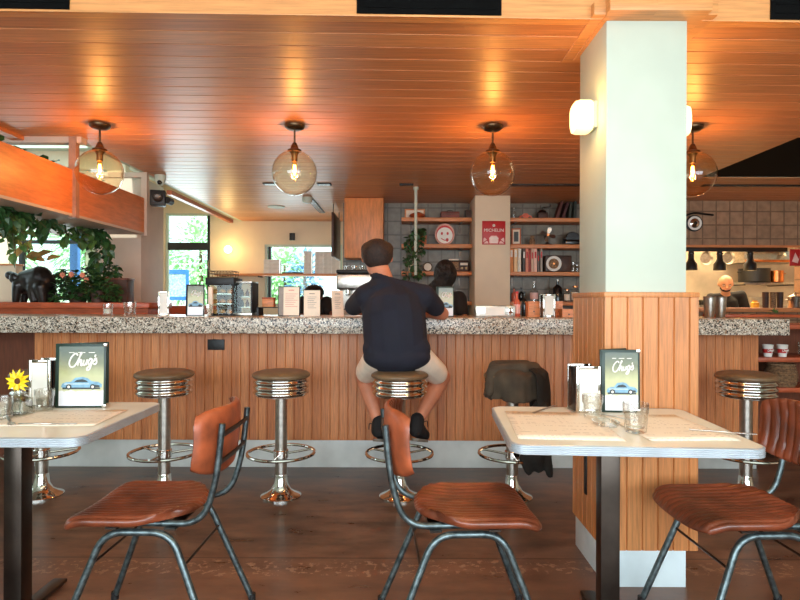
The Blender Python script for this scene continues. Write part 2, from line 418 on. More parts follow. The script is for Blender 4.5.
def point(name, loc, power, c, r=.03):
    l = bpy.data.lights.new(name, 'POINT'); l.energy = power; l.color = lin(c)[:3]; l.shadow_soft_size = r
    o = bpy.data.objects.new(name, l); col.objects.link(o); o.location = loc; return o
DAY = (238, 244, 255)
area('front_window_daylight', (0.3, -2.35, 1.6), (PI/2, 0, 0), 8.0, 1.9, 325, DAY)
area('left_window_daylight', (-4.05, 6.85, 1.7), (-PI/2, 0, 0), 1.3, 1.2, 30, (225, 246, 250))
area('door_daylight', (-3.3, 8.85, 1.5), (-PI/2, 0, 0), .7, 1.8, 22, (225, 246, 250))
area('pass_daylight', (-1.5, 8.85, 1.65), (-PI/2, 0, 0), 1.2, .7, 16, (225, 246, 250))
area('kitchen_ceiling_lamp', (4.6, 8.2, 2.38), (0, 0, 0), 2.2, .9, 95, (255, 224, 176))
area('overhead_area_light', (0.2, 1.2, 2.7), (0, 0, 0), 3.0, .6, 18, (255, 214, 170))  # unseen warm area light above the foreground, no lamp fixture modelled
# ================================================================== room shell
Zc = 2.44
mb = MB(); mb.box(-8, 9, -3, 9.6, -.1, 0); struct(mb.build('floor', 'floor'))
mb = MB(); mb.box(-16, 16, 9.6, 30, -.14, -.04); mb.box(-16, -6.1, -3, 9.6, -.14, -.04); struct(mb.build('ground_outside', 'outground'))
def cboards(mb, xs, y0, y1, pitch=.14, sl=.025, g=.011, dep=.010, tilt=0):
    x0, x1 = xs; k = math.floor((y0-1)/pitch); ys = []
    while k*pitch < y1+1:
        ys += [(k*pitch-g/2, 0), (k*pitch, dep), (k*pitch+g/2, 0)]; k += 1
    def row(y, h):
        r = []
        for x in (x0, x1): r.append((x, min(max(y+sl*x, y0+tilt*x), y1), Zc+h))
        return r
    rows = [row(*v) for v in ys]
    for a, b in zip(rows, rows[1:]):
        if abs(a[0][1]-b[0][1]) < 1e-6 and abs(a[1][1]-b[1][1]) < 1e-6: continue
        mb.quad(a[0], a[1], b[1], b[0])
mb = MB()
cboards(mb, (-2.83, -2.46), 2.485, 4.38, tilt=.022)
cboards(mb, (-2.46, 2.96), 2.485, 9.1, tilt=.022)
cboards(mb, (2.96, 6.6), 2.485, 4.32, tilt=.022); cboards(mb, (2.96, 6.6), 5.75, 9.1)
bmesh.ops.remove_doubles(mb.bm, verts=mb.bm.verts, dist=1e-5)
struct(mb.build('ceiling', 'ceil', ang=10))
mb = MB()
for x0, x1, y0, y1 in ((-8, 9, -3, 4.7), (-8, 9, 6.85, 9.7), (-8, -5.7, 4.7, 6.85), (-2.7, 9, 4.7, 6.85)): mb.box(x0, x1, y0, y1, 3.0, 3.12)
struct(mb.build('ceiling', 'white', smooth=False))
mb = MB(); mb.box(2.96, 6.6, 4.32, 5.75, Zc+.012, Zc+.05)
struct(mb.build('trim_5', 'void'))  # near-flush black panel, its colour standing in for the darkness of a ceiling recess
# fascia with the higher front ceiling
mb = MB(); mb.box(-3.4, 6.6, -.03, .03, 0, .5); fa = struct(mb.build('trim_1', 'fascia', loc=(0, 2.512, Zc-.004))); fa.rotation_euler = (0, 0, .022)
mb = MB(); mb.box(-3.4, 6.6, -.036, -.0301, 0, .010, .002); fb = struct(mb.build('trim_2', 'fascia', loc=(0, 2.512, Zc-.010))); fb.rotation_euler = (0, 0, .022)
for i, (a, b) in enumerate(((-1.95, -1.40), (-.19, .43), (1.60, 2.2))):
    t = thing('ceiling_vent_panel', ['black vent panel in the wood beam at the top left corner', 'black vent panel in the wood beam above the seated man', 'black vent panel in the wood beam at the top right corner'][i], 'vent', (0, 2.512, Zc+.0), .022, 'black panels in the front beam')
    mb = MB(); mb.box(a, b, -.039, -.031, 0, .30, .002); mb.build('panel', 'void', t)
    mb = MB()
    for k in range(7): mb.box(a+.02, b-.02, -.042, -.039, .025+.04*k, .03+.04*k)
    mb.build('louvre', 'void', t)
mb = MB(); mb.box(-2.92, -2.83, 2.4, 4.38, Zc-.03, Zc+.12); struct(mb.build('trim_3', 'orange'))
mb = MB(); mb.box(-3.25, -2.40, 4.36, 4.44, Zc-.045, Zc+.02); struct(mb.build('trim_4', 'pinkwall'))
mb = MB(); mb.box(-2.66, -2.6, 6.6, 9.03, Zc-.03, Zc+.02); struct(mb.build('trim_6', 'ledge'))
mb = MB(); mb.box(-2.50, -2.46, 4.44, 9.03, Zc, 2.99); struct(mb.build('trim_9', 'white'))
# walls
T = .12
mb = MB()   # back wall, door opening and pass-through
bx = [(-3.85, X(165, 9.03), 0, 3), (X(210, 9.03), -2.11, 0, 3), (-2.11, -.9, 0, 1.12), (-2.11, -.9, 2.08, 3), (-.9, -.6, 0, 3), (X(165, 9.03), X(210, 9.03), 2.56, 3)]
for x0, x1, z0, z1 in bx: mb.box(x0, x1, 9.03, 9.03+T, z0, z1)
struct(mb.build('wall_back', 'cream', smooth=False))
mb = MB(); mb.box(-.72, -.60, 7.42, 9.03, 0, 2.44); struct(mb.build('wall_back', 'cream'))
mb = MB(); mb.box(-.72, 3.32, 7.3, 7.42, 0, 2.44); struct(mb.build('wall_back', 'tile'))
# kitchen front wall with wide opening
mb = MB(); 
for x0, x1, z0, z1 in ((3.20, 4.86, 1.90, 2.44), (4.86, 5.02, 1.0, 2.44), (5.02, 6.6, 1.90, 2.44), (3.2, 6.6, 0, 1.10)): mb.box(x0, x1, 7.05, 7.15, z0, z1)
struct(mb.build('wall_kitchen', 'browntile'))
mb = MB(); mb.box(3.20, 3.32, 7.15, 9.4, 0, 2.44); mb.box(3.32, 6.6, 9.3, 9.4, 0, 2.44); struct(mb.build('wall_kitchen', mat('kitchen_steel_wall', (206, 190, 164), .4, .3, var=.12, vs=2)))
mb = MB(); mb.box(3.15, 6.6, 6.93, 7.15, 1.09, 1.14, .006); mb.box(3.15, 4.88, 7.02, 7.06, 1.875, 1.90); struct(mb.build('trim_7', 'shelf'))
mb = MB(); mb.box(4.86, 4.99, 6.98, 7.05, 1.14, 1.905, .004); struct(mb.build('trim_8', 'shelf'))
mb = MB(); mb.box(6.6, 6.72, -2.6, 9.4, 0, 3); struct(mb.build('wall_right', 'cream'))
# left glazed walls
mb = MB()
for x0, x1, z0, z1 in ((-6.0, -4.72, 0, 3), (-3.54, -3.72+.4, 0, 3), (-4.72, -3.54, 0, .8), (-4.72, -3.54, 2.78, 3)): mb.box(x0, x1, 7.0, 7.1, z0, z1)
mb.box(-3.85, -3.73, 7.1, 9.03, 0, 3)
struct(mb.build('wall_left', 'cream', smooth=False))
mb = MB()
mb.box(-6.1, -6.0, -2.6, 3.0, 0, 3); mb.box(-6.1, -6.0, 3.0, 7.1, 0, 1.2); mb.box(-6.1, -6.0, 3.0, 7.1, 2.9, 3.0)
struct(mb.build('wall_left', 'white', smooth=False))
mb = MB()
for x0, x1, z0, z1 in ((-6.1, -4, 0, 3), (4.6, 6.7, 0, 3), (-4, 4.6, 0, .55), (-4, 4.6, 2.65, 3)): mb.box(x0, x1, -2.6, -2.5, z0, z1)
struct(mb.build('wall_front', 'white', smooth=False))
def window(name, x0, x1, z0, z1, y, mull_x=(), mull_z=(), fr='white', mu='black', t=.035):
    r = thing(name, 'window', 'window', ((x0+x1)/2, y, z0)); del r['label']; del r['category']; struct(r)
    w, h = (x1-x0)/2, z1-z0
    mb = MB(); mb.box(-w, -w+t, -.03, .03, 0, h); mb.box(w-t, w, -.03, .03, 0, h); mb.box(-w+t, w-t, -.03, .03, 0, t); mb.box(-w+t, w-t, -.03, .03, h-t, h); mb.build('frame', fr, r, smooth=False)
    for mx in mull_x: mb = MB(); mb.box(mx-(x0+x1)/2-.02, mx-(x0+x1)/2+.02, -.035, .035, t, h-t); mb.build('mullion', mu, r)
    for mz, th in mull_z: mb = MB(); mb.box(-w+t, w-t, -.036, .036, mz-z0-th/2, mz-z0+th/2); mb.build('mullion', mu, r)
    mb = MB(); mb.box(-w+t, w-t, -.004, .004, t, h-t); mb.build('pane', 'window', r)
    return r
window('window_1', -4.72, -3.54, .8, 2.78, 7.05, (X(22, 7.05),), ((1.91, .04),))
window('door_1', X(165, 9.03), X(210, 9.03), 0, 2.56, 9.08, (X(208, 9.03),), ((Z(247, 9.05), .115),), 'white')
window('window_2', -2.11, -.9, 1.12, 2.08, 9.08, (X(269, 9.03),), (), 'white')
window('window_3', -4, 4.6, .55, 2.65, -2.55, (-1.2, 1.7), (), 'black')
r = thing('window_4', 'w', 'w', (-4.2, 5.775, 3.02)); del r['label']; del r['category']; struct(r)
mb = MB()
for a_ in (-1.5, -.5, .5, 1.46): mb.box(a_, a_+.04, -1.075, 1.075, 0, .06)
mb.build('frame', 'white', r, smooth=False); mb = MB(); mb.box(-1.5, 1.5, -1.075, 1.075, .06, .07); mb.build('pane', 'window', r)
# left suspended trough over the bar end
t = thing('hanging_planter_box', 'long orange wood box hung from the ceiling above the left bar end', 'planter', (-2.46, 4.4, 1.86))
tr_z = .33
mb = MB(); mb.box(-.03, 0, -1.9, 1.17, 0, tr_z); mb.build('front_board', 'orange', t)
mb = MB(); mb.box(-.86, -.83, -1.9, 1.17, 0, tr_z); mb.box(-.83, -.03, 1.14, 1.17, 0, tr_z); mb.build('side_board', 'orange', t)
mb = MB(); mb.box(-.86, 0, -1.9, 1.17, -.02, 0); mb.build('bottom_board', 'pinkwall', t)
for y in (-.05, 1.17): mb = MB(); mb.box(-.03, .025, y, y+.05, -.03, Zc-1.86); mb.build('post', mat('dusty_brown_post', (150, 112, 92), .5) if y < 0 else 'pinkwall', t)
mb = MB(); mb.box(-.70, -.03, 1.175, 1.22, Zc-1.86-.05, Zc-1.86-.001); mb.build('top_rail', 'pinkwall', t)
mb = MB(); mb.box(-.86, -.83, 1.17, 1.22, -.03, Zc-1.86); mb.build('post', 'pinkwall', t)
# square wall column behind planter
t = thing('beige_column', 'beige square column rising behind the left end of the bar', 'column', (-2.81, 6.1, 0))
mb = MB(); mb.box(-.23, .22, -.3, .25, 0, Zc, .006); mb.build('shaft', 'pinkwall', t)
# ================================================================== pillar in front
t = thing('support_pillar', 'big white square pillar clad in wood boards below, by the right table', 'pillar', (1.069, 2.686, 0))
px0, px1, py0, py1 = .869-1.069, 1.267-1.069, 2.46-2.686, 2.91-2.686
mb = MB(); mb.box(px0+.018, px1-.032, py0+.043, py1-.04, 1.2, Zc-.004, .003); mb.build('shaft', 'white', t)
mb = MB(); pz = 1.235
for c in ((px0, py0, px1, py0, (0, -1)), (px0, py1, px0, py0, (-1, 0)), (px1, py0, px1, py1, (1, 0)), (px1, py1, px0, py1, (0, 1))):
    boards(mb, c[0], c[1], c[2], c[3], .16, pz, .066, c[4])
mb.box(px0+.009, px1-.009, py0+.009, py1-.009, .161, pz-.001); mb.build('cladding', 'pillarwood', t, ang=10)
mb = MB(); mb.box(px0-.004, px1+.004, py0-.004, py1+.004, pz, pz+.022, .004); mb.build('top_ledge', 'pillarwood', t)
mb = MB(); mb.box(px0+.012, px1-.045, py0+.01, py1-.01, 0, .16, .003); mb.build('plinth', 'kickmetal', t)
mb = MB(); mb.box(px0-.0, px1+.03, py0-.05, py1+.02, Zc-.012, Zc+.06, .004); mb.box(px0-.05, px1+.08, py0+.0, py1+.05, Zc-.006, Zc+.05, .003); mb.build('cap', 'fascia', t)
mb = MB(); mb.box(px0-.006, px0+.004, -.0, .03, .32, .50, .002); mb.build('socket', 'black', t)
def sconce(name, label, loc, sgn):
    t = thing(name, label, 'wall lamp', loc)
    mb = MB(); mb.box(min(0, sgn*.02), max(0, sgn*.02), -.055, .055, -.06, .06, .004); mb.build('back_plate', 'white', t)
    rs = []
    for k, (d, s) in enumerate(((.015, .7), (.02, .95), (.032, 1.0), (.075, 1.0), (.092, .93), (.1, .7), (.103, .3))):
        r = []
        for i in range(24):
            a = 2*PI*i/24; c, q = math.cos(a), math.sin(a)
            r.append((sgn*d, .062*s*abs(c)**.5*(1 if c > 0 else -1), .072*s*abs(q)**.5*(1 if q > 0 else -1)))
        rs.append(r)
    mb = MB(); mb.rings(rs); mb.build('shade', 'opal', t)
    return t
sconce('wall_sconce', 'glowing opal wall lamp on the left face of the white pillar', (.887, 2.66, 2.06), -1)
sconce('wall_sconce', 'glowing opal wall lamp peeking out from the right face of the pillar', (1.234, 2.70, 2.05), 1)
point('sconce_light', (.76, 2.60, 2.06), 6, (255, 190, 110), .06); point('sconce_light', (1.37, 2.7, 2.05), 6, (255, 190, 110), .06)
# ================================================================== bar
BY = 4.21
t = thing('bar_front', 'long wood-boarded bar front with pale metal kick plate', 'bar counter', (0, BY, 0))
mb = MB(); boards(mb, -2.65, BY, 2.60, BY, .20, .985, .065, (0, -1), .008, .006); 
for v in mb.bm.verts: v.co.y -= BY
mb.box(-2.65, 2.60, .007, .03, .20, .985); mb.build('front_boards', 'bar', t, ang=10)
mb = MB(); mb.box(-2.65, 2.60, .03, .50, 0, .985); mb.build('carcass', 'darkwood', t)
mb = MB(); mb.box(-2.66, 2.60, .012, .03, 0, .198, .002); mb.build('kick_plate', 'kick', t)
mb = MB(); mb.box(-3.6, -2.65, .30, .5, 0, .985); mb.build('recess_panel', 'darkwood', t)
mb = MB(); mb.box(2.545, 2.60, -.004, .012, .19, .985); mb.build('end_trim', 'bar', t)
mb = MB(); mb.box(X(208, BY), X(225, BY), -.008, 0, Z(350.5, BY), Z(340, BY), .002); mb.build('socket_plate', 'black', t)
mb = MB(); mb.box(-3.7, 2.69, 4.0, 4.72, .985, 1.097, .005)
tag(mb.build('countertop', 'terrazzo', loc=None), 'thick speckled black and white terrazzo bar top', 'countertop')
# ledge behind counter on the left
t = thing('wood_ledge', 'red-brown wood ledge behind the bar at the left, holding plants', 'ledge', (-3.0, 5.1, 0))
mb = MB(); mb.box(-1.2, .90, -.25, .25, 1.14, 1.19, .004); mb.build('top', 'ledge', t)
mb = MB(); mb.box(-1.2, .88, -.22, .2, 0, 1.14); mb.build('body', 'ledge', t)
t = thing('wood_ledge', 'lower red-brown wood cabinet run below the green window', 'ledge', (-2.0, 6.0, 0))
mb = MB(); mb.box(-.35, .3, -.25, .25, 0, 1.155, .004); mb.build('body', 'ledge', t)
# back bar (mostly hidden)
mb = MB(); mb.box(-1.7, 2.9, 6.24, 6.7, 0, .95); tag(mb.build('back_counter', 'steel'), 'low steel back counter behind the bar under the shelves', 'counter')
# stools
def make_stool():
    t = thing('bar_stool', '', 'bar stool', (0, 0, 0), 0, 'round chrome stools fixed along the bar')
    mb = MB(); mb.lathe([(.125, 0), (.125, .008), (.12, .014), (.09, .024), (.062, .045), (.046, .08), (.040, .13), (.038, .14)], seg=36); mb.build('base', 'chrome', t)
    mb = MB(); mb.lathe([(.037, .13), (.037, .64)], seg=28); mb.build('pole', 'steel', t)
    mb = MB(); mb.tube([(.205*math.cos(a*PI/24), .205*math.sin(a*PI/24), .27) for a in range(48)], .010, 8, True); mb.build('foot_ring', 'bronze' if 0 else 'chrome', t)
    for k in range(3):
        a = k*2*PI/3+.5; mb = MB(); mb.tube([(.03*math.cos(a), .03*math.sin(a), .262), (.2*math.cos(a), .2*math.sin(a), .27)], .007, 8); mb.build('spoke', 'chrome', t)
    mb = MB(); mb.lathe([(.042, .24), (.046, .245), (.046, .285), (.042, .29)], seg=24); mb.build('collar', 'chrome', t)
    pr = [(.05, .625), (.15, .627), (.160, .632)]
    z = .636
    for k in range(3):
        pr += [(.160, z), (.169, z+.007), (.172, z+.0125), (.169, z+.018), (.160, z+.025), (.160, z+.031)]; z += .033
    pr += [(.163, .737), (.150, .739)]
    mb = MB(); mb.lathe(pr, seg=48); mb.build('seat_band', 'chrome', t, ang=60)
    mb = MB(); mb.lathe([(.150, .737), (.168, .739), (.178, .748), (.176, .761), (.160, .772), (.13, .780), (.08, .785), (.02, .787)], seg=40); mb.build('seat', 'vinyl', t, ang=60)
    return t
st = make_stool(); SY = 3.6
spots = [(-2.22, 'chrome bar stool hidden behind the left table, only its foot visible'), (-1.46, 'round bar stool standing right beside the left table corner'), (-.735, 'empty round bar stool nearest left of the seated man'),
         (0.0, 'round bar stool the man in the dark shirt sits on'), (.70, 'round bar stool under the draped brown jacket'), (2.15, 'round bar stool right of the wood-clad pillar')]
for i, (x, lb) in enumerate(spots):
    if i == 0: st.location = (x, SY, 0); st['label'] = lb
    else: copy_tree(st, (x, SY, 0), None, lb)
# jacket over stool
rng = random.Random(5)
t = thing('draped_jacket', 'grey-brown jacket thrown over a stool behind the right table', 'jacket', (.70, SY, .79))
def drape(seed, rx, ry, ztop, hem, name, m, parent, cx=0, cy=0, th0=0, th1=2*PI):
    n = 72; rs = []; full = abs(th1-th0-2*PI) < .01
    for t_ in [0, .15, .35, .55, .75, .9, 1.0, 1.06, 1.12, 1.2, 1.35, 1.5, 1.7, 1.9, 2.0]:
        ring = []
        for i in range(n if full else n+1):
            a = th0+(th1-th0)*i/n
            nz = noise.noise(Vector((math.cos(a)*2.2, math.sin(a)*2.2, seed))); nf = noise.noise(Vector((math.cos(a)*5, math.sin(a)*5, seed+t_*.7)))
            hm = hem(a)+nz*.03
            if t_ <= 1: r = t_; z = ztop-.03*t_**4+nf*.012*t_
            else:
                q = t_-1; r = 1+.08*min(q*6, 1)+.16*nf*q; z = (ztop-.03)*(1-q)+hm*q
            ring.append((cx+rx*r*math.cos(a), cy+ry*r*math.sin(a), z+noise.noise(Vector((math.cos(a)*r*3, math.sin(a)*r*3, seed)))*.02*min(1, r)))
        rs.append(ring)
    mb = MB(); mb.rings(rs, full, False); bmesh.ops.remove_doubles(mb.bm, verts=mb.bm.verts, dist=1e-5)
    o = mb.build(name, m, parent, ang=80); md = o.modifiers.new('s', 'SOLIDIFY'); md.thickness = .008; md.offset = 1
    return o
drape(3, .150, .178, .012, lambda a: -.17-.0*math.cos(a), 'body', 'jacket', t)
drape(8, .158, .185, .014, lambda a: -.22-.37*(1 if abs(a) < .75 else max(0, 1-(abs(a)-.75)/.25)), 'lining', 'jacketdark', t, .045, -.02, -1.25, 1.0)
mb = MB()
mb.limb((-.10, -.06, .010), (.04, -.1, .022), .032, .040); mb.limb((.04, -.1, .02), (.13, -.02, .012), .042, .042); mb.limb((-.13, -.06, .0), (-.155, -.10, -.12), .040, .034); mb.limb((-.1, .05, .01), (.1, .08, .01), .045, .045)
remesh(mb, 'collar', 'jacket', t, .012, 3)
mb = MB(); mb.limb((.13, -.19, -.2), (.10, -.19, -.5), .05, .05); mb.limb((.03, -.19, -.50), (.17, -.17, -.50), .03, .03); mb.limb((.03, -.19, -.50), (.06, -.19, -.58), .03, .022); mb.limb((.17, -.18, -.50), (.19, -.17, -.60), .03, .022); mb.limb((.10, -.19, -.50), (.12, -.18, -.56), .035, .03)
remesh(mb, 'sleeve', 'jacketdark', t, .012, 3)
# ================================================================== pendants
def make_pendant():
    t = thing('globe_pendant', '', 'pendant lamp', (0, 0, 0), 0, 'clear globe pendants over the bar')
    mb = MB(); mb.lathe([(.02, -.035), (.05, -.03), (.066, -.018), (.070, -.008), (.070, 0)], seg=32); mb.build('ceiling_rose', 'bronze', t)
    mb = MB(); mb.cyl((0, 0, -.135), .007, .11, seg=10); mb.ball((0, 0, -.135), .018, 12, 8); mb.build('stem', 'bronze', t)
    c = -.332; rg = .156
    mb = MB(); mb.lathe([(.012, -.125), (.022, -.14), (.030, -.165), (.048, -.172), (.05, -.185), (.034, -.187), (.022, -.21), (.02, -.255), (.012, -.257)], seg=24); mb.build('lamp_holder', 'bronze', t)
    pr = [(rg*math.cos(math.radians(a)), c+rg*math.sin(math.radians(a))) for a in range(-88, 74, 6)]
    mb = MB(); mb.lathe(pr, seg=48, caps=False); mb.build('globe', 'globe', t, ang=80)
    mb = MB(); mb.lathe([(.012, -.257), (.016, -.27), (.016, -.35), (.010, -.365), (.002, -.368)], seg=16); mb.build('bulb', 'bulbtube', t)
    mb = MB()
    for k in range(3):
        a = k*2.1; mb.tube([(.006*math.cos(a), .006*math.sin(a), -.275), (.009*math.cos(a), .009*math.sin(a), -.31), (.005*math.cos(a+1), .005*math.sin(a+1), -.35)], .0036, 6)
    mb.build('filament', 'filament', t)
    return t
pd = make_pendant()
for i, (x, lb) in enumerate(((-2.10, 'clear globe pendant hanging at the left near the orange planter box'), (-.74, 'clear globe pendant between the left globe and the seated man'), (.643, 'clear globe pendant above the stool with the draped jacket'), (2.04, 'clear globe pendant half hidden behind the white pillar'))):
    if i == 0: pd.location = (x, 4.05, Zc-.003); pd['label'] = lb
    else: copy_tree(pd, (x, 4.05, Zc-.003), None, lb)
    point('pendant_light', (x, 4.05, Zc-.313), 18, (255, 202, 136), .02)
# ================================================================== chairs
def outline(a, n, wf, wb, L):
    c, s = math.cos(a), math.sin(a); k = (abs(c)**n+abs(s)**n)**(-1/n); x, y = c*k, s*k
    w = wf if x > 0 else wf+(wb-wf)*(-x)
    return x*L, y*w
def make_chair():
    t = thing('dining_chair', '', 'chair', (0, 0, 0), 0, 'ribbed brown leather chairs at the two tables')
    NU, NV, PIT = 26, 126, .0305
    def grid(fn, mbx):
        return [[mbx.bm.verts.new(fn(-1+2*i/NU, -1+2*j/NV)) for j in range(NV+1)] for i in range(NU+1)]
    def rib(y, e): return -.0095*(1-abs(math.cos(PI*y/PIT))**.7)*(1 if e < .96 else .35)
    def seatp(u, v, low):
        e = max(abs(u), abs(v)); w = .213 if u > 0 else .213-.035*u*u
        x = .056+u*.216*(1-(.12 if u > 0 else .30)*abs(v)**(7 if u > 0 else 4)); y = v*w*(1-(.08*u**9 if u > 0 else .30*abs(u)**5))
        z = .480+.015*(v*v)+.018*max(0, (-u-.3))-.024*max(0, (u-.6)/.4)**2
        if low: return (x, y, z-.034 if e < .999 else z-.024)
        return (x, y, z+rib(y, e)-.016*max(0, (e-.88)/.12)**2)
    def backp(u, v, front):   # u height, v width
        e = max(abs(u), abs(v)); y = v*.205*(1-.12*abs(u)**6); z = .722+u*.118*(1-.22*abs(v)**5)+.010*v*v
        x = -.247-.08*(z-.6)+.062*abs(v)**2.3+.010*u*u
        return (x+(.014+rib(y, e)-.009*max(0, (e-.88)/.12)**2), y, z) if front else (x-(.008 if e < .999 else .002), y, z)
    def sheet(fa, fb, name, m, both=True):
        mb = MB(); A = grid(fa, mb)
        def fc(G, i, j): mb.bm.faces.new((G[i][j], G[i+1][j], G[i+1][j+1], G[i][j+1]))
        for i in range(NU):
            for j in range(NV): fc(A, i, j)
        if fb:
            B = grid(fb, mb)
            for i in range(NU):
                for j in range(NV): fc(B, i, j)
                for j in (0, NV): mb.bm.faces.new((A[i][j], A[i+1][j], B[i+1][j], B[i][j]))
            for j in range(NV):
                for i in (0, NU): mb.bm.faces.new((A[i][j], A[i][j+1], B[i][j+1], B[i][j]))
        return mb.build(name, m, t, ang=80)
    sheet(lambda u, v: seatp(u, v, 0), lambda u, v: seatp(u, v, 1), 'seat', 'leather')
    sheet(lambda u, v: backp(u, v, 1), lambda u, v: tuple(a+b for a, b in zip(backp(u, v, 0), (.004, 0, 0))), 'backrest', 'leather')
    NV = 24; sheet(lambda u, v: tuple(a+b for a, b in zip(backp(u, v, 0), (.004, 0, 0))), lambda u, v: tuple(a+b for a, b in zip(backp(u, v, 0), (-.006, 0, 0))), 'backrest_shell', 'leatheredge'); NV = 96
    for s in (-1, 1):
        mb = MB(); mb.tube(fillet([(.185, s*.145, .452), (-.203, s*.145, .449), (-.252, s*.15, .60), (-.272, s*.15, .795)], .10, 7), .0115, 12); mb.build('side_rail', 'chairmetal', t)
        mb = MB(); mb.tube(fillet([(.285, s*.215, .012), (.125, s*.17, .428), (-.105, s*.17, .428), (-.275, s*.215, .012)], .07, 7), .0125, 12); mb.build('leg_frame', 'chairmetal', t)
        for x in (.285, -.275): mb = MB(); mb.cyl((x, s*.215, 0), .015, .03, seg=12); mb.build('foot_cap', 'gasket', t)
    for z, x in ((.66, -.2625), (.755, -.272)): mb = MB(); mb.tube([(x, -.15, z), (x-.005, 0, z), (x, .15, z)], .010, 8, flat=.5); mb.build('crossbar', 'darkmetal', t)
    for x, s in ((.166, 1), (-.152, -1)): mb = MB(); mb.tube([(x, -.181, .32), (x, .181, .32)], .005, 8); mb.build('brace', 'darkmetal', t)
    mb = MB()
    for x in (.1, -.1): mb.box(x-.02, x+.02, -.175, .175, .437, .443)
    mb.build('seat_bracket', 'darkmetal', t)
    return t
ch = make_chair(); ch.location = (-.875, 2.14, 0); ch.rotation_euler = (0, 0, PI-.02); ch['label'] = 'ribbed brown leather chair pulled up to the left table'
copy_tree(ch, (.215, 2.13, 0), math.radians(3), 'ribbed brown leather chair in the middle facing the right table')
copy_tree(ch, (1.268, 2.13, 0), PI+.03, 'ribbed brown leather chair at the right edge, cut by the frame')
# ================================================================== tables
def make_table(name, label, loc, rz):
    t = thing(name, label, 'table', loc, rz, 'metal-edged cafe tables')
    w, d = (.392 if loc[0] > 0 else .415), .33; zt = .768
    def rr(e, r, z):
        pts = []
        for cx, cy, a0 in ((w-r, d-r, 0), (-w+r, d-r, 90), (-w+r, -d+r, 180), (w-r, -d+r, 270)):
            for k in range(7): a = math.radians(a0+k*15); pts.append((cx+(r+e)*math.cos(a), cy+(r+e)*math.sin(a), z))
        return pts
    mb = MB(); mb.rings([rr(-.004, .05, zt-.029), rr(-.004, .05, zt+.001)]); mb.build('tabletop', 'tabletop', t)
    pr = []
    for k in range(5):
        z = zt-.031+k*.0063; pr += [rr(0, .05, z), rr(.003, .05, z+.002), rr(.003, .05, z+.0042), rr(0, .05, z+.006)]
    pr = [rr(-.006, .05, zt-.031)]+pr+[rr(-.004, .05, zt+.0015)]
    mb = MB(); mb.rings(pr, True, False); mb.build('metal_edge', 'tableedge', t, ang=25)
    mb = MB(); mb.box(-.25, .25, -.05, .05, zt-.05, zt-.031); mb.box(-.04, .04, -.25, .25, zt-.048, zt-.0311); mb.build('top_bracket', 'darkmetal', t)
    mb = MB(); mb.box(-.034, .034, -.034, .034, .02, zt-.05, .004); mb.build('column', 'darkmetal', t)
    mb = MB(); mb.box(-.28, .28, -.03, .03, 0.006, .024, .006); mb.box(-.03, .03, -.28, .28, 0.006, .0235, .006); mb.build('base', 'darkmetal', t)
    for q in ((.26, 0), (-.26, 0), (0, .26), (0, -.26)): mb = MB(); mb.cyl((q[0], q[1], 0), .018, .008, seg=12); mb.build('glide', 'gasket', t)
    return t
make_table('cafe_table', 'cream-topped metal-edged table cut by the left edge of the photo', (-1.452, 2.21, 0), 0)
make_table('cafe_table', 'cream-topped metal-edged table in front of the wood-clad pillar', (.763, 2.122, 0), math.radians(-3.4))
TZ = .7695
# ================================================================== script logo strokes
LOGO = [[(1.0,1.5),(.85,1.8),(.5,1.75),(.15,1.25),(.05,.6),(.3,.1),(.7,.1),(1.0,.5),(1.3,1.3),(1.5,1.75),(1.38,1.8),(1.3,1.2),(1.2,.1)],
        [(1.22,.4),(1.45,.85),(1.62,.8),(1.58,.3),(1.7,.1),(1.88,.4),(1.95,.85)],[(1.95,.85),(1.88,.3),(2.05,.08),(2.25,.35),(2.35,.85),(2.3,.25),(2.45,.1)],
        [(2.98,.75),(2.75,.88),(2.55,.55),(2.62,.15),(2.85,.2),(3.0,.8),(2.95,.0),(2.8,-.55),(2.5,-.6),(2.5,-.3),(2.9,.05),(3.2,.35)],
        [(3.38,1.35),(3.3,1.0)],[(3.2,.35),(3.45,.9),(3.55,.6),(3.62,.25),(3.45,.03),(3.25,.15)]]
def logo(parent, w, loc, m='paper', thick=.105, rise=.13, coarse=False):
    s = w/3.7; mb = MB()
    for st_ in LOGO:
        pts = [((x+.12*z-1.85)*s, 0, (z-.6+rise*x)*s) for x, z in st_]
        pts = smoothpath([(p[0], 0, p[2]) for p in pts], 2 if coarse else 4)
        n = len(pts)
        mb.tube(pts, [thick*s*(1.15 if i not in (0, n-1) else .6) for i in range(n)], 6)
    o = mb.build('logo_lettering', m, parent, loc, ang=80); o.scale = (1, .35, 1); return o
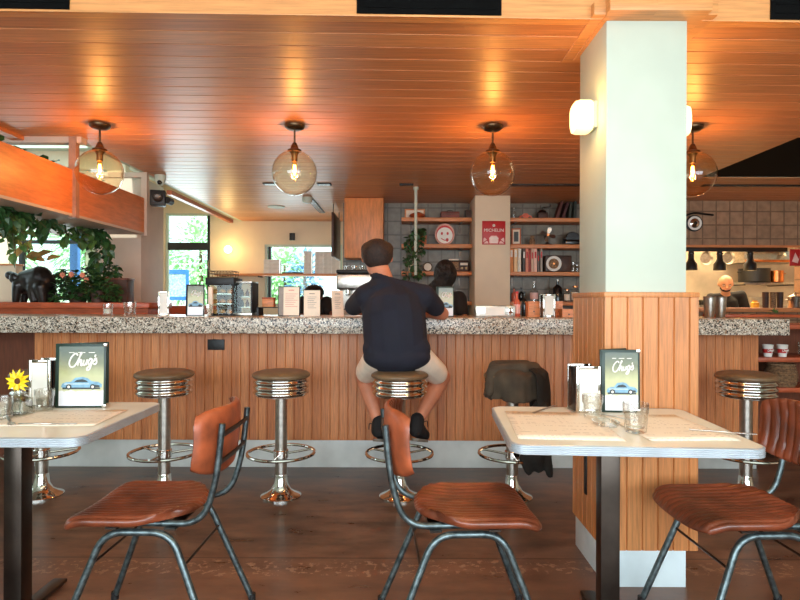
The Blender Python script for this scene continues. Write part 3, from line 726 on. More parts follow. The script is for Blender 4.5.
def make_menu(label, loc, rz, w=.17, h=.24, group='menus with the green car print', tilt=.06, detail=True, cover='green', back=True):
    t = thing('menu_stand', label, 'menu', loc, rz, group); R = Matrix.Rotation(-tilt, 4, 'X')
    def bl(mb, n, m, **k): mb.xf(R); return mb.build(n, m, t, **k)
    mb = MB(); mb.box(-w/2-.008, w/2, -.004, .004, .001, h+.003, .0015); bl(mb, 'cover', cover)
    if back:
        mb = MB(); mb.box(-w/2-.012, -w/2-.002, -.0, .012, .001, h+.003, .002); mb.xf(Matrix.Identity(4)); bl(mb, 'spine', cover)
        mb = MB(); mb.box(0, w, -.004, .004, .001, h+.003, .0015); mb.xf(Matrix.Translation((-w/2-.008, .010, 0)) @ Matrix.Rotation(.55, 4, 'Z')); mb.build('back_cover', cover, t)
    s = h/.24
    mb = MB(); mb.box(-w/2+.006*s, w/2-.008*s, -.0052, -.004, .008*s, h-.008*s); o = bl(mb, 'printed_sheet', 'menuprint')
    g = bpy.data.objects.new('x', None)
    bpy.data.objects.remove(g)
    cz = .0735*s
    car = [(x_*1.08, z_*1.15) for x_, z_ in [(-.066,.006),(-.062,.016),(-.05,.021),(-.034,.022),(-.02,.035),(.004,.038),(.02,.034),(.032,.024),(.056,.021),(.067,.013),(.066,.004),(-.06,.001)]]
    y = -.0056
    mb = MB(); mb.prism([(p[0]*s*w/.17/s, cz+p[1]*s) for p in car], y-.0002, y+.0002); bl(mb, 'car_print', 'carblue', smooth=False)
    mb = MB()
    mb.prism([(x*w/.17, cz+z*s) for x, z in ((-.028,.023),(-.016,.032),(.003,.035),(.016,.031),(.024,.024))], y-.0006, y-.0003)
    mb.prism([(x*w/.17, cz+z*s) for x, z in ((.03,.004),(.04,.014),(.064,.012),(.064,.004))], y-.0006, y-.0003)
    mb.prism([(x*w/.17, cz+z*s) for x, z in ((-.066,-.003),(.066,-.003),(.066,.003),(-.066,.004))], y-.0003, y+.0001)
    for cx in (-.044, .040): mb.lathe([(.0105*s, 0), (.0105*s, .0004)], (cx*w/.17, y-.0009, cz+.006*s), 14, 'Y')
    bl(mb, 'print_shadows', 'printdark', smooth=False)
    if detail:
        mb = MB()
        for cx in (-.044, .040): mb.lathe([(.005*s, 0), (.005*s, .0004)], (cx*w/.17, y-.0013, cz+.006*s), 12, 'Y')
        mb.prism([(x*w/.17, cz+z*s) for x, z in ((-.06,.016),(.028,.0165),(.028,.018),(-.06,.0178))], y-.0009, y-.0006)
        for k, (a, b) in enumerate(((-.045, -.026), (-.014, .012), (.024, .046))): mb.box(a*w/.17, b*w/.17, y-.0006, y, .208*s, .2105*s)
        bl(mb, 'print_lines', 'paper', smooth=False)
        for cx, czz in ((w/2-.004, h-.002), (w/2-.004, .008)):
            mb = MB(); mb.box(cx-.010, cx+.005, -.0065, .0065, czz-.007, czz+.006, .001); bl(mb, 'corner_protector', 'chrome')
    o = logo(t, .100*w/.17, (.006, -.0062+ (0.168*s)*math.tan(tilt)*0, .168*s), coarse=not detail)
    o.location = R @ Vector((.004, -.0062, .168*s)); o.rotation_euler = (-tilt, 0, 0)
    return t
def make_dispenser(label, loc, rz, w=.095, d=.11, h=.17, group='upright napkin dispensers'):
    t = thing('napkin_dispenser', label, 'napkin dispenser', loc, rz, group)
    mb = MB(); mb.box(-w/2, w/2, -d/2+.012, d/2-.012, .006, h-.006, .003); mb.build('body', 'blackgloss', t)
    for s in (-1, 1):
        mb = MB(); y0, y1 = (s*(d/2-.012), s*d/2); y0, y1 = min(y0, y1), max(y0, y1)
        f = .012
        mb.box(-w/2, -w/2+f, y0, y1, 0, h, .002); mb.box(w/2-f, w/2, y0, y1, 0, h, .002); mb.box(-w/2+f, w/2-f, y0, y1, h-f, h, .002); mb.box(-w/2+f, w/2-f, y0, y1, 0, f*1.4, .002)
        mb.build('face_frame', 'chrome', t)
        mb = MB(); yy = s*(d/2-.006); mb.box(-w/2+f, w/2-f, min(yy, yy-s*.005), max(yy, yy-s*.005), f*1.4, h-f); mb.build('napkins', 'paper', t)
    return t
def make_tumbler(label, loc, r=.034, h=.085, group=None, facet=True, name='glass_tumbler', fill=0):
    t = thing(name, label, 'glass', loc, 0, group)
    mb = MB(); n = 24; rs = []
    prof = [(.80, 0), (.86, .006), (.88, .02), (.90, .035), (.93, h*.62), (1.0, h*.66), (1.02, h*.9), (1.02, h), (.97, h), (.95, h*.68), (.86, h*.6), (.78, .03), (.70, .016), (.02, .014)]
    for k, (q, z) in enumerate(prof):
        rs.append([(r*q*(1-(.06 if (facet and i % 2 and k < 5) else 0))*math.cos(2*PI*i/n), r*q*(1-(.06 if (facet and i % 2 and k < 5) else 0))*math.sin(2*PI*i/n), z) for i in range(n)])
    mb.rings(rs); mb.build('body', 'tumbler', t, ang=30)
    if fill: mb = MB(); mb.lathe([(r*.72, .018), (r*.85, fill)], seg=24); mb.build('water', 'water', t)
    return t
# ---------------- left table contents
make_menu('green menu folder with car print on the left table', (X(82, 2.40), 2.40, TZ), math.radians(3), .195, .262, tilt=.03)
make_dispenser('napkin dispenser beside the flower on the left table', (X(46, 2.42), 2.42, TZ), math.radians(4), .085, .10, .20)
make_tumbler('clear tumbler in front of the left napkin dispenser', (X(45, 2.33), 2.33, TZ), .036, .088, 'clear tumblers on the tables', fill=.05)
make_tumbler('clear tumbler cut by the left edge of the photo', (X(3, 2.16), 2.16, TZ), .036, .088, 'clear tumblers on the tables', fill=.05)
t = thing('flower_vase', 'small square glass bottle holding a yellow flower, left table', 'vase', (X(20, 2.24), 2.24, TZ))
mb = MB()
def sqr(r, z, n=24, e=.35): return [(r*abs(math.cos(2*PI*i/n))**e*(1 if math.cos(2*PI*i/n) > 0 else -1), r*abs(math.sin(2*PI*i/n))**e*(1 if math.sin(2*PI*i/n) > 0 else -1), z) for i in range(n)]
mb.rings([sqr(.036, 0), sqr(.040, .004), sqr(.040, .062), sqr(.034, .070, e=.6), sqr(.021, .078, e=1), sqr(.020, .098, e=1), sqr(.023, .102, e=1), sqr(.020, .102, e=1), sqr(.017, .080, e=1), sqr(.036, .060), sqr(.036, .008), sqr(.002, .007)])
mb.build('bottle', 'tumbler', t); mb = MB(); mb.rings([sqr(.035, .009), sqr(.035, .056)]); mb.build('water', 'water', t)
t = thing('yellow_flower', 'yellow daisy flower standing in the square glass bottle', 'flower', (X(20, 2.24), 2.24, TZ+.012))
mb = MB(); mb.tube([(0, 0, 0), (.004, 0, .06), (0, -.006, .115)], .0022, 6); mb.build('stem', 'leaf2', t)
for k in range(13):
    a = 2*PI*k/13; mb = MB(); leaf(mb, (.006*math.cos(a), -.012, .122+.006*math.sin(a)), (math.cos(a), -.25+.2*(k % 2), math.sin(a)), (0, -1, 0), .042, .018); mb.build('petal', 'yellow', t)
mb = MB(); mb.ball((0, -.014, .122), (.012, .006, .012), 12, 8); mb.build('flower_centre', 'flowercentre', t)
def placemat(label, loc, rz, w, d):
    mb = MB(); n = 10
    for i in range(n):
        for j in range(6):
            def q(a, b):
                x = -w/2+w*a/n; y = -d/2+d*b/6; e = max(abs(x)/(w/2), abs(y)/(d/2)); return (x, y, .0006+.004*max(0, e-.8)*5*abs(noise.noise(Vector((x*9+loc[0], y*9, 1)))))
            mb.quad(q(i, j), q(i+1, j), q(i+1, j+1), q(i, j+1))
    bmesh.ops.remove_doubles(mb.bm, verts=mb.bm.verts, dist=1e-5)
    o = mb.build('paper_placemat', 'placemat', None, loc); o.rotation_euler = (0, 0, rz)
    md = o.modifiers.new('s', 'SOLIDIFY'); md.thickness = .0005
    tag(o, label, 'placemat', 'printed paper placemats'); return o
placemat('printed paper placemat lying on the left table', (-1.28, 2.19, TZ+.0012), .05, .38, .30)
placemat('printed paper placemat on the left half of the right table', (.575, 2.10, TZ+.0012), math.radians(-5), .34, .47)
placemat('printed paper placemat on the right half of the right table', (.945, 2.07, TZ+.0012), math.radians(2), .29, .42)
def cutlery(kind, label, loc, rz):
    t = thing(kind, label, kind, loc, rz, 'cutlery lying on the tables')
    mb = MB(); mb.box(-.10, .02, -.005, .005, 0, .003, .001); mb.build('handle', 'steel', t)
    mb = MB()
    if kind == 'knife': mb.box(.02, .105, -.007, .006, .0005, .002, .0005)
    else:
        mb.box(.02, .05, -.004, .004, .0005, .0025); mb.box(.05, .065, -.012, .012, .001, .003)
        for k in range(4): mb.box(.065, .105, -.012+k*.0067, -.009+k*.0067, .001, .003)
    mb.build('blade' if kind == 'knife' else 'tines', 'steel', t); return t
cutlery('knife', 'steel knife lying along the front of the left table', (X(40, 2.06)+.02, 2.07, TZ+.004), .03)
cutlery('fork', 'steel fork lying beside the knife on the left table', (X(10, 2.12), 2.12, TZ+.004), -.9)
cutlery('knife', 'steel knife on the right-hand placemat of the right table', (X(722, 1.98), 1.98, TZ+.004), -.35)
cutlery('fork', 'steel fork between the two placemats of the right table', (X(612, 2.25), 2.25, TZ+.0016), -.95)
cutlery('knife', 'steel knife poking over the back edge of the right table', (X(543, 2.4), 2.38, TZ+.004), .9)
make_menu('green menu folder with car print on the right table', (X(622, 2.34), 2.34, TZ), math.radians(-3), .145, .25, tilt=.03)
make_dispenser('napkin dispenser left of the menu on the right table', (X(584, 2.37), 2.37, TZ), math.radians(4), .10, .11, .188)
make_tumbler('clear tumbler beside the menu on the right table', (X(593, 2.22), 2.22, TZ), .038, .092, 'clear tumblers on the tables', fill=.0)
make_tumbler('clear faceted tumbler near the front of the right table', (X(636, 1.98), 1.98, TZ+.003), .042, .10, 'clear tumblers on the tables')
t = thing('condiment_dish', 'small clear glass condiment dish on the right table', 'dish', (X(606, 2.09), 2.09, TZ))
mb = MB(); mb.rings([sqr(.036, 0, e=.5), sqr(.044, .018, e=.5), sqr(.041, .018, e=.5), sqr(.034, .004, e=.5), sqr(.002, .004, e=.5)]); mb.build('bowl', 'tumbler', t)
# ---------------- counter contents
CT = 1.098
def cx(px, d=4.25): return X(px, d)
def cs(pxw, d=4.25): return pxw*d/F
make_tumbler('small glass candle holder at the far left of the bar top', (cx(108), 4.25, CT), .036, .088, 'glasses on the bar top', False, 'candle_glass')
t2 = bpy.data.objects['candle_glass']; mb = MB(); mb.lathe([(.026, .017), (.027, .05)], seg=16); mb.build('candle', 'paper', t2)
make_tumbler('clear tumbler next to the candle glass on the bar', (cx(130), 4.25, CT), .044, .10, 'glasses on the bar top', fill=.03)
make_dispenser('napkin dispenser on the bar left of the blue-lit door', (cx(161), 4.3, CT), .35, .075, .10, .18)
make_menu('framed menu on the bar in front of the green door', (cx(197), 4.22, CT), .04, cs(17), cs(31), tilt=.05, detail=False, cover='black', back=False)
t = thing('card_holder', 'pale upright card beside the framed menu on the bar', 'card', (cx(208.5), 4.3, CT))
mb = MB(); mb.box(-.016, .016, -.012, .012, 0, .215, .002); mb.build('card', 'creamcard', t); mb = MB(); mb.box(.008, .020, -.02, .02, 0, .02, .002); mb.build('foot', 'black', t)
make_tumbler('clear tumbler in front of the pastry case', (cx(212), 4.16, CT), .032, .085, 'glasses on the bar top')
t = thing('pastry_case', 'small glass pastry case with black lid on the bar', 'display case', (cx(224.5, 4.45), 4.45, CT))
w, h = .092, .285
mb = MB(); mb.box(-w-.016, w+.012, -.12, .12, h-.055, h, .004); mb.build('lid', 'black', t)
mb = MB(); mb.box(-w, w, -.11, .11, 0, .012); mb.build('base', 'black', t)
for x in (-w, w-.006):
    for y in (-.11, .104): mb = MB(); mb.box(x, x+.006, y, y+.006, .012, h-.055); mb.build('corner_post', 'black', t)
mb = MB(); mb.box(-w+.006, w-.006, -.109, -.106, .012, h-.055); mb.build('pane', 'window', t)
for k, z in enumerate((.085, .16)): mb = MB(); mb.box(-w+.006, w-.006, -.10, .10, z, z+.006); mb.build('shelf', 'steel', t)
mb = MB(); mb.box(-w+.006, w-.006, .10, .104, .012, h-.055); mb.build('back_panel', 'bronze', t)
for k in range(9):
    r_ = random.Random(k); i, j = k % 3, k//3; z = (.012, .091, .166)[j]
    mb = MB(); s = .02
    if (k+j) % 2: mb.tube([(-.022, .006, .012), (-.012, -.006, .018), (.0, -.01, .02), (.012, -.006, .018), (.022, .006, .012)], [.006, .012, .016, .012, .006], 10)
    else: mb.lathe([(.012, 0), (.021, .008), (.023, .018), (.016, .03), (.003, .033)], seg=14)
    o = mb.build('pastry', 'bread', None, (cx(224.5, 4.45)-.056+.056*i, 4.40, CT+z+.0003)); tag(o, 'baked pastry on a shelf inside the glass case, %s row, %s' % (('bottom', 'middle', 'top')[j], ('left', 'centre', 'right')[i]), 'pastry', 'pastries in the case')
t = thing('wire_basket', 'flat wire basket on the black lid of the pastry case', 'basket', (cx(224, 4.45), 4.45, CT+h+.0005))
mb = MB()
for z in (.004, .03, .05): mb.tube([(-.08-z*.2, -.09, z), (.08+z*.2, -.09, z), (.08+z*.2, .09, z), (-.08-z*.2, .09, z)], .003, 6, True)
for k in range(9): x = -.08+.02*k; mb.tube([(x*1.1, -.09, .05), (x, -.09, .004), (x, .09, .004), (x*1.1, .09, .05)], .0022, 5)
mb.build('wires', 'bronze', t)
mb = MB(); mb.tube([(-.078, -.09, .04), (-.092, -.09, .10), (-.084, -.085, .14)], .005, 6); mb.build('handle', 'bronze', t)
t = thing('drinks_case', 'small countertop glass fridge case right of the pastry case', 'display case', (cx(246, 4.5), 4.5, CT))
w = .072; h = .26
mb = MB(); mb.box(-w, w, -.1, .1, 0, .02, .003); mb.box(-w, w, -.1, .1, h-.012, h, .003); mb.build('shell', 'steel', t)
mb = MB(); mb.box(-w, -w+.01, -.1, .1, .02, h-.012); mb.build('side_panel', 'black', t); mb = MB(); mb.box(w-.01, w, -.1, .1, .02, h-.012); mb.build('side_panel', 'black', t)
mb = MB(); mb.box(-w+.01, w-.01, -.1, -.096, .02, h-.012); mb.build('glass_door', 'window', t); mb = MB(); mb.box(-w+.01, w-.01, .0, .09, .06, .064); mb.box(-w+.01, w-.01, .0, .09, .14, .144); mb.build('shelf', 'steel', t)
for i in range(6):
    mb = MB(); mb.lathe([(.013, 0), (.014, .03), (.006, .045), (.005, .056)], seg=12)
    tag(mb.build('small_bottle', ['darkbottle', 'amberliquid', 'leaf2'][i % 3], None, (cx(246, 4.5)-.04+.04*(i % 3), 4.5+.04, CT+(.0645 if i < 3 else .1445))), 'small bottle in the glass drinks case, %s shelf, %s' % ('lower' if i < 3 else 'upper', ('left', 'middle', 'right')[i % 3]), 'bottle', 'bottles in the drinks case')
mb = MB(); mb.box(-.10, .10, -.08, .08, .058, .064, .002); mb.box(-.10, -.085, -.08, .08, 0, .058); mb.box(.085, .10, -.08, .08, 0, .058)
tag(mb.build('riser_stand', 'black', None, (cx(272, 4.5), 4.5, CT)), 'low black riser stand on the bar under the pass window', 'stand')
t = thing('wooden_box', 'small brown wooden box on the black riser stand', 'box', (cx(269, 4.5), 4.5, CT+.0645)); mb = MB(); mb.box(-.044, .044, -.04, .04, 0, .062, .003); mb.build('body', 'shelf', t); mb = MB(); mb.box(-.047, .047, -.043, .043, .062, .074, .003); mb.build('lid', 'ledge', t)
def card_menu(label, px, pw, ph, d, rz, m='creamcard', dark=0, frame='black', prints=(), ttl=True, tilt=.04):
    t = thing('menu_card', label, 'menu', (cx(px, d), d, CT), rz, 'cream menu cards on the bar')
    w, h = cs(pw, d)/2, cs(ph, d); mb = MB()
    R = Matrix.Rotation(-tilt, 4, 'X')
    if frame:
        mb.box(-w, w, -.005, .005, 0, h, .002); mb.xf(R); mb.build('holder', frame, t); b = .006
    else: b = 0
    mb = MB(); mb.box(-w+b+dark, w-b, -.0068, -.0048 if frame else .001, b, h-b); mb.xf(R); mb.build('sheet', m, t)
    if dark: mb = MB(); mb.box(-w+b, -w+b+dark, -.0068, -.0048, b, h-b); mb.xf(R); mb.build('grey_strip', mat('grey_print', (134, 124, 116), .5), t)
    mb = MB()
    if ttl: mb.box(-.02+dark/2, .02+dark/2, -.0074, -.0068, h*.86, h*.88)
    for k in range(7): mb.box(-w*.55+dark/2, w*(.55-.25*(k % 3)*.6)+dark/2, -.0073, -.0068, h*(.74-.07*k), h*(.745-.07*k)+.001)
    mb.xf(R); mb.build('print_lines', 'printdark' if not prints else prints, t, smooth=False); return t
card_menu('cream menu card with grey left strip in a dark frame on the bar', 289, 22, 30, 4.25, .0, dark=.035, prints='redprint')
card_menu('plain cream menu card standing right of the grey-striped one', 312, 16, 26, 4.25, .05, frame=None)
card_menu('cream menu card leaning at the seated man\'s left elbow', 338, 12, 26, 4.22, .5, frame=None, tilt=.1)
make_menu('car-print menu standing by the seated man\'s right elbow', (cx(446), 4.25, CT), .0, cs(16), cs(30), tilt=.04, detail=False)
t = thing('low_napkin_dispenser', 'wide low steel napkin dispenser on the bar before the white column', 'napkin dispenser', (cx(494.5), 4.24, CT))
mb = MB(); mb.box(-.143, .143, -.05, .05, 0, .085, .006); mb.build('body', 'steel', t)
mb = MB(); mb.box(-.075, .065, -.053, -.050, .014, .072); mb.build('label_panel', 'paper', t); mb = MB(); mb.box(.085, .125, -.054, -.050, .015, .07, .003); mb.box(.092, .118, -.056, -.054, .03, .045); mb.build('latch', 'chrome', t)
def bottle(label, loc, r, h, m, cap='black', lab=None, group='bottles', neck=.3, sh=.55):
    t = thing('bottle', label, 'bottle', loc, 0, group)
    mb = MB(); mb.lathe([(r*.9, 0), (r, .006), (r, h*sh), (r*.85, h*(sh+.06)), (r*neck, h*(sh+.18)), (r*neck, h*.93)], seg=20); mb.build('body', m, t)
    mb = MB(); mb.lathe([(r*neck*1.15, h*.92), (r*neck*1.15, h)], seg=16); mb.build('cap', cap, t)
    if lab: mb = MB(); mb.lathe([(r*1.01, h*.12), (r*1.02, h*.14), (r*1.02, h*sh*.85), (r*1.01, h*sh*.88)], seg=20, caps=False); mb.build('label', lab, t)
    return t
G = 'bottles on the bar top'
bottle('pale red sauce bottle on the bar beside the napkin box', (cx(517, 4.4), 4.4, CT), .025, .19, 'pinkbottle', 'redprint', 'pinkprint', G, .35)
bottle('slim near-black bottle right of the red sauce bottle', (cx(524.5, 4.45), 4.45, CT), .024, .19, 'darkbottle', 'black', None, G)
def crate(label, px, pw, ph, d, m='shelf'):
    t = thing('wooden_crate', label, 'box', (cx(px, d), d, CT), 0, 'small orange wooden boxes on the bar'); w, h = cs(pw, d)/2, cs(ph, d)
    mb = MB(); mb.box(-w, w, -.05, -.042, 0, h); mb.box(-w, w, .042, .05, 0, h); mb.box(-w, -w+.008, -.042, .042, 0, h); mb.box(w-.008, w, -.042, .042, 0, h); mb.box(-w+.008, w-.008, -.042, .042, 0, .008); mb.build('body', m, t)
    mb = MB(); mb.cyl((0, -.0515, h*.35), .006, .002, 'Y', 10); mb.build('pull', 'black', t); return t
crate('tall small orange wooden box left of the white card on the bar', 532.5, 11, 15.5, 4.35)
crate('orange wooden box right of the white card on the bar', 557, 8, 15.5, 4.42)
crate('low wide orange wooden box on the bar against the pillar', 567, 13, 8, 4.3)
t = make_dispenser('napkin dispenser between the orange wooden boxes on the bar', (cx(547.5, 4.25), 4.25, CT), 0.05, cs(12.5), .09, cs(23))
def steel_cup(label, px, d):
    t = thing('steel_shaker_cup', label, 'cup', (cx(px, d), d, CT), 0, 'steel shaker cups'); mb = MB()
    mb.lathe([(.030, 0), (.032, .004), (.042, .140), (.043, .155), (.0445, .157), (.041, .157), (.029, .006), (.002, .005)], seg=28); mb.build('body', 'steel', t); return t
steel_cup('tapered steel shaker cup nearest the pillar on the bar', 709.5, 4.28); steel_cup('tapered steel shaker cup right of the other one on the bar', 720.5, 4.33)
mb = MB(); mb.box(-.33, .36, -.10, .10, 0, .022, .006); tag(mb.build('serving_board', 'ledge', None, (cx(752, 4.45), 4.45, CT)), 'thin red-brown serving board on the right end of the bar', 'board')
t = thing('herb_sprig', 'small green herb sprig on the serving board', 'herb', (cx(774, 4.4), 4.4, CT+.0225)); mb = MB(); rg_ = random.Random(3)
for k in range(26): leaf(mb, (rg_.uniform(-.03, .03), rg_.uniform(-.02, .02), rg_.uniform(.002, .03)), (rg_.uniform(-1, 1), rg_.uniform(-1, 1), rg_.uniform(0, 1)), (0, 0, 1), .025, .016)
mb.build('leaves', 'leaf2', t)
# ---------------- open shelf behind the bar end, right
t = thing('open_shelf_unit', 'open red-brown shelf unit behind the right end of the bar', 'shelf unit', (2.9, 4.78, 0))
mb = MB(); mb.box(-.12, -.09, -.2, .2, 0, 1.02); mb.build('side_panel', 'darkwood', t); mb = MB(); mb.box(1.0, 1.03, -.2, .2, 0, 1.02); mb.build('side_panel', 'darkwood', t)
for z in (.05, .50, .74, 1.0): mb = MB(); mb.box(-.09, 1.0, -.2, .18, z, z+.036, .003); mb.build('shelf', 'ledge', t)
mb = MB(); mb.box(-.12, 1.03, .18, .2, 0, 1.02); mb.build('back_panel', 'darkwood', t)
for i, px in enumerate((768, 782.5)):
    d = 4.66; t = thing('paper_cup', 'white paper cup with red print on the shelf, %s of the pair' % ('left' if i == 0 else 'right'), 'cup', (cx(px, d), d, .7765), 0, 'printed paper cups on the open shelf')
    mb = MB(); mb.lathe([(.029, 0), (.040, .092), (.042, .095), (.039, .096), (.028, .004), (.002, .003)], seg=24); mb.build('body', 'paper', t)
    mb = MB(); mb.lathe([(.0335, .030), (.0375, .062)], seg=24, caps=False); mb.build('print_band', 'redprint', t)
    o = logo(t, .05, (0, -.0375, .048), 'paper', .1, coarse=True)
for i in range(4):
    d = 4.75; make_tumbler('upturned clear glass stacked on the shelf, %s in the row of four' % ('leftmost', 'second', 'third', 'rightmost')[i], (2.86+.44+.1*i, d, .7765), .036, .11, 'clear glasses on the open shelf', False)
t = thing('wicker_basket', 'round brown wicker basket on the lower shelf', 'basket', (cx(781, 4.7), 4.7, .5365))
mb = MB(); pr = []
for k in range(12): z = k*.0145; r = .085+.03*math.sin(PI*(k+2)/14); pr += [(r, z), (r+.006, z+.007), (r, z+.0135)]
mb.lathe(pr+[(.09, .172), (.075, .02), (.002, .015)], seg=36); mb.build('weave', 'wicker', t)
mb = MB(); mb.tube([(.098*math.cos(a*PI/16), .098*math.sin(a*PI/16), .176) for a in range(32)], .007, 8, True); mb.build('rim', 'wicker', t)
# ================================================================== back wall, shelves, white column
t = thing('white_column', 'white square column with the red plaque, between the two shelf bays', 'column', (1.075, 6.87, 0))
mb = MB(); mb.box(-.205, .205, -.12, .42, 0, Zc, .004); mb.build('shaft', 'cream', t)
t = thing('red_plaque', 'square red award plaque on the white column', 'plaque', (X(493.5, 6.745), 6.7455, Z(232.5, 6.745)))
mb = MB(); mb.box(-.135, .135, -.008, .004, -.137, .137, .002); mb.build('plate', 'red', t)
text('MICHELIN', .052, 'paper', t, (0, -.0085, .012)); 
mb = MB(); n = 6
for k in range(6): a = PI/2+k*PI/3; mb.lathe([(.007, 0), (.007, .001)], (.010*math.cos(a), -.0095, .085+.010*math.sin(a)), 10, 'Y')
mb.build('rosette_mark', 'paper', t)
mb = MB()
for s_ in (-1, 1):
    mb.prism([(s_*.122, -.125), (s_*.06, -.125), (s_*.07, -.10), (s_*.085, -.095)], -.0086, -.008); mb.prism([(s_*.122, -.11), (s_*.08, -.08), (s_*.11, -.055), (s_*.12, -.07)], -.0086, -.008)
mb.prism([(-.05, -.125), (.05, -.125), (.055, -.06), (.03, -.035), (-.03, -.035), (-.055, -.06)], -.0086, -.008); mb.build('pale_print', 'pinkprint', t, smooth=False)
mb = MB()
for k in range(5): mb.box(-.04-.012*(k%2), .04+.012*(k%2), -.0094, -.0087, -.056-.015*k, -.048-.015*k)
mb.build('print_lines', 'paper', t, smooth=False)
shz = [2.215, 1.895, 1.565, 1.205]
def wallshelf(label, x0, x1, z):
    t = thing('wall_shelf', label, 'shelf', ((x0+x1)/2, 7.2, z), 0, 'wooden wall shelves'); w = (x1-x0)/2
    mb = MB(); mb.box(-w, w, -.22, .09, -.045, 0, .003); mb.build('board', 'shelf', t)
    for s in (-1, 1): mb = MB(); mb.box(s*(w-.12)-.012, s*(w-.12)+.012, -.15, .0995, -.053, -.0455); mb.box(s*(w-.12)-.012, s*(w-.12)+.012, .085, .0995, -.16, -.0535); mb.build('bracket', 'darkmetal', t)
    return t
for i, z in enumerate(shz):
    nm = ('top', 'second', 'third', 'lowest')[i]
    wallshelf('%s wooden wall shelf in the bay left of the white column' % nm, .015, .865, z); wallshelf('%s wooden wall shelf in the bay right of the white column' % nm, 1.285, 2.45, z)
D = 7.12
def pm(mb, name, m, label, cat, px, z, group=None, d=D, rz=0, **k):
    o = mb.build(name, m, None, (X(px, d), d, z+.0005), **k); o.rotation_euler = (0, 0, rz); return tag(o, label, cat, group)
# left bay, top
S0, S1, S2, S3 = shz
t = thing('picture_card', 'framed picture leaning at the left end of the top shelf', 'picture', (X(414.5, 7.2), 7.2, S0+.0005)); mb = MB(); mb.box(-.125, .125, 0, .012, 0, .135, .003); mb.build('frame', 'shelf', t); mb = MB(); mb.box(-.108, .108, -.003, 0, .016, .12); mb.build('picture', 'creamcard', t)
mb = MB(); mb.lathe([(.06, 0), (.1, .03), (.09, .05), (.03, .075), (.005, .08)], seg=28); pm(mb, 'lidded_bowl', 'ledge', 'dark reddish lidded bowl on the top shelf before the picture', 'bowl', 417, S0, d=7.08)
t = thing('toy_suitcase', 'faded red suitcase on the top left shelf', 'suitcase', (X(449.5, D), D, S0+.0005))
mb = MB(); mb.box(-.115, .115, -.06, .06, 0, .085, .012, 3); mb.build('body', mat('faded_red_leather', (116, 54, 42), .6, var=.2), t); mb = MB(); mb.tube(fillet([(-.03, -.0, .085), (-.03, 0, .105), (.03, 0, .105), (.03, 0, .085)], .015), .005, 8); mb.build('handle', 'darkmetal', t)
mb = MB(); mb.box(-.116, .116, -.0625, -.0605, .05, .056); mb.build('strap', 'darkmetal', t)
mb = MB(); mb.box(-.05, .05, -.05, .05, 0, .11, .004); pm(mb, 'brown_book_box', 'browncrate', 'brown box against the white column on the top left shelf', 'box', 469, S0)
# second shelf
t = thing('potted_plant', 'trailing green plant in a terracotta pot on the second left shelf', 'plant', (X(422.5, 7.08), 7.08, S1+.0005))
mb = MB(); mb.box(-.045, .045, -.045, .045, 0, .115, .006); mb.build('pot', 'terracotta', t)
def vine(mbl, mbs, pts, n, L, rg, droop=.5, spread=.03):
    path = smoothpath(pts, 6); mbs.tube(path, .003, 5)
    for k in range(n):
        i = rg.randrange(len(path)-1); p = path[i].lerp(path[i+1], rg.random())
        d = Vector((rg.uniform(-1, 1), rg.uniform(-1, .6), rg.uniform(-1, .35)-droop*.4))
        p = p+Vector((rg.uniform(-1, 1), rg.uniform(-1, 1), rg.uniform(-1, 1)))*spread
        s = rg.uniform(.7, 1.2)*L; leaf(mbl, p, d, (rg.uniform(-.3, .3), -.6, .8), s, s*.8)
rg = random.Random(11); ml, ms = MB(), MB()
for q in range(9):
    a = rg.uniform(-1, 1); e = -.30 if a < 0 else .2
    vine(ml, ms, [(a*.03, 0, .10), (a*.1, -.06, .17), (a*.16-.02, -.18, .04), (a*.18-.03, -.20, -.18), (a*.17-.04, -.19, -.36-.1*rg.random())], 26, .055, rg)
ml.build('leaves', 'leaf', t, smooth=False); ms.build('vines', 'stem', t)
t = thing('face_plate', 'round white face plaque with red outline on the second left shelf', 'plaque', (X(444.5, 7.06), 7.06, S1+.0005))
def disc(mb, c, rx, rz, y0, y1, n=28, bot=0):
    pts = [(c[0]+rx*math.cos(2*PI*i/n), max(bot, c[1]+rz*math.sin(2*PI*i/n))) for i in range(n)]; mb.prism(pts, y0, y1)
mb = MB(); disc(mb, (0, .125), .120, .132, -.004, .006); mb.build('board', mat('dusty_pink_edge', (206, 150, 130), .5), t)
mb = MB(); disc(mb, (0, .122), .104, .112, -.006, -.0041); mb.build('red_ring', 'redprint', t)
mb = MB(); disc(mb, (0, .112), .096, .098, -.008, -.0061); mb.build('white_face', 'paper', t)
mb = MB(); disc(mb, (-.035, .135), .014, .018, -.010, -.0081); disc(mb, (.035, .135), .014, .018, -.010, -.0081)
mb.tube(smoothpath([(-.045, -.009, .075), (0, -.009, .052), (.03, -.009, .062)]), .005, 6); disc(mb, (.03, .058), .016, .022, -.010, -.0081); mb.build('red_features', 'redprint', t)
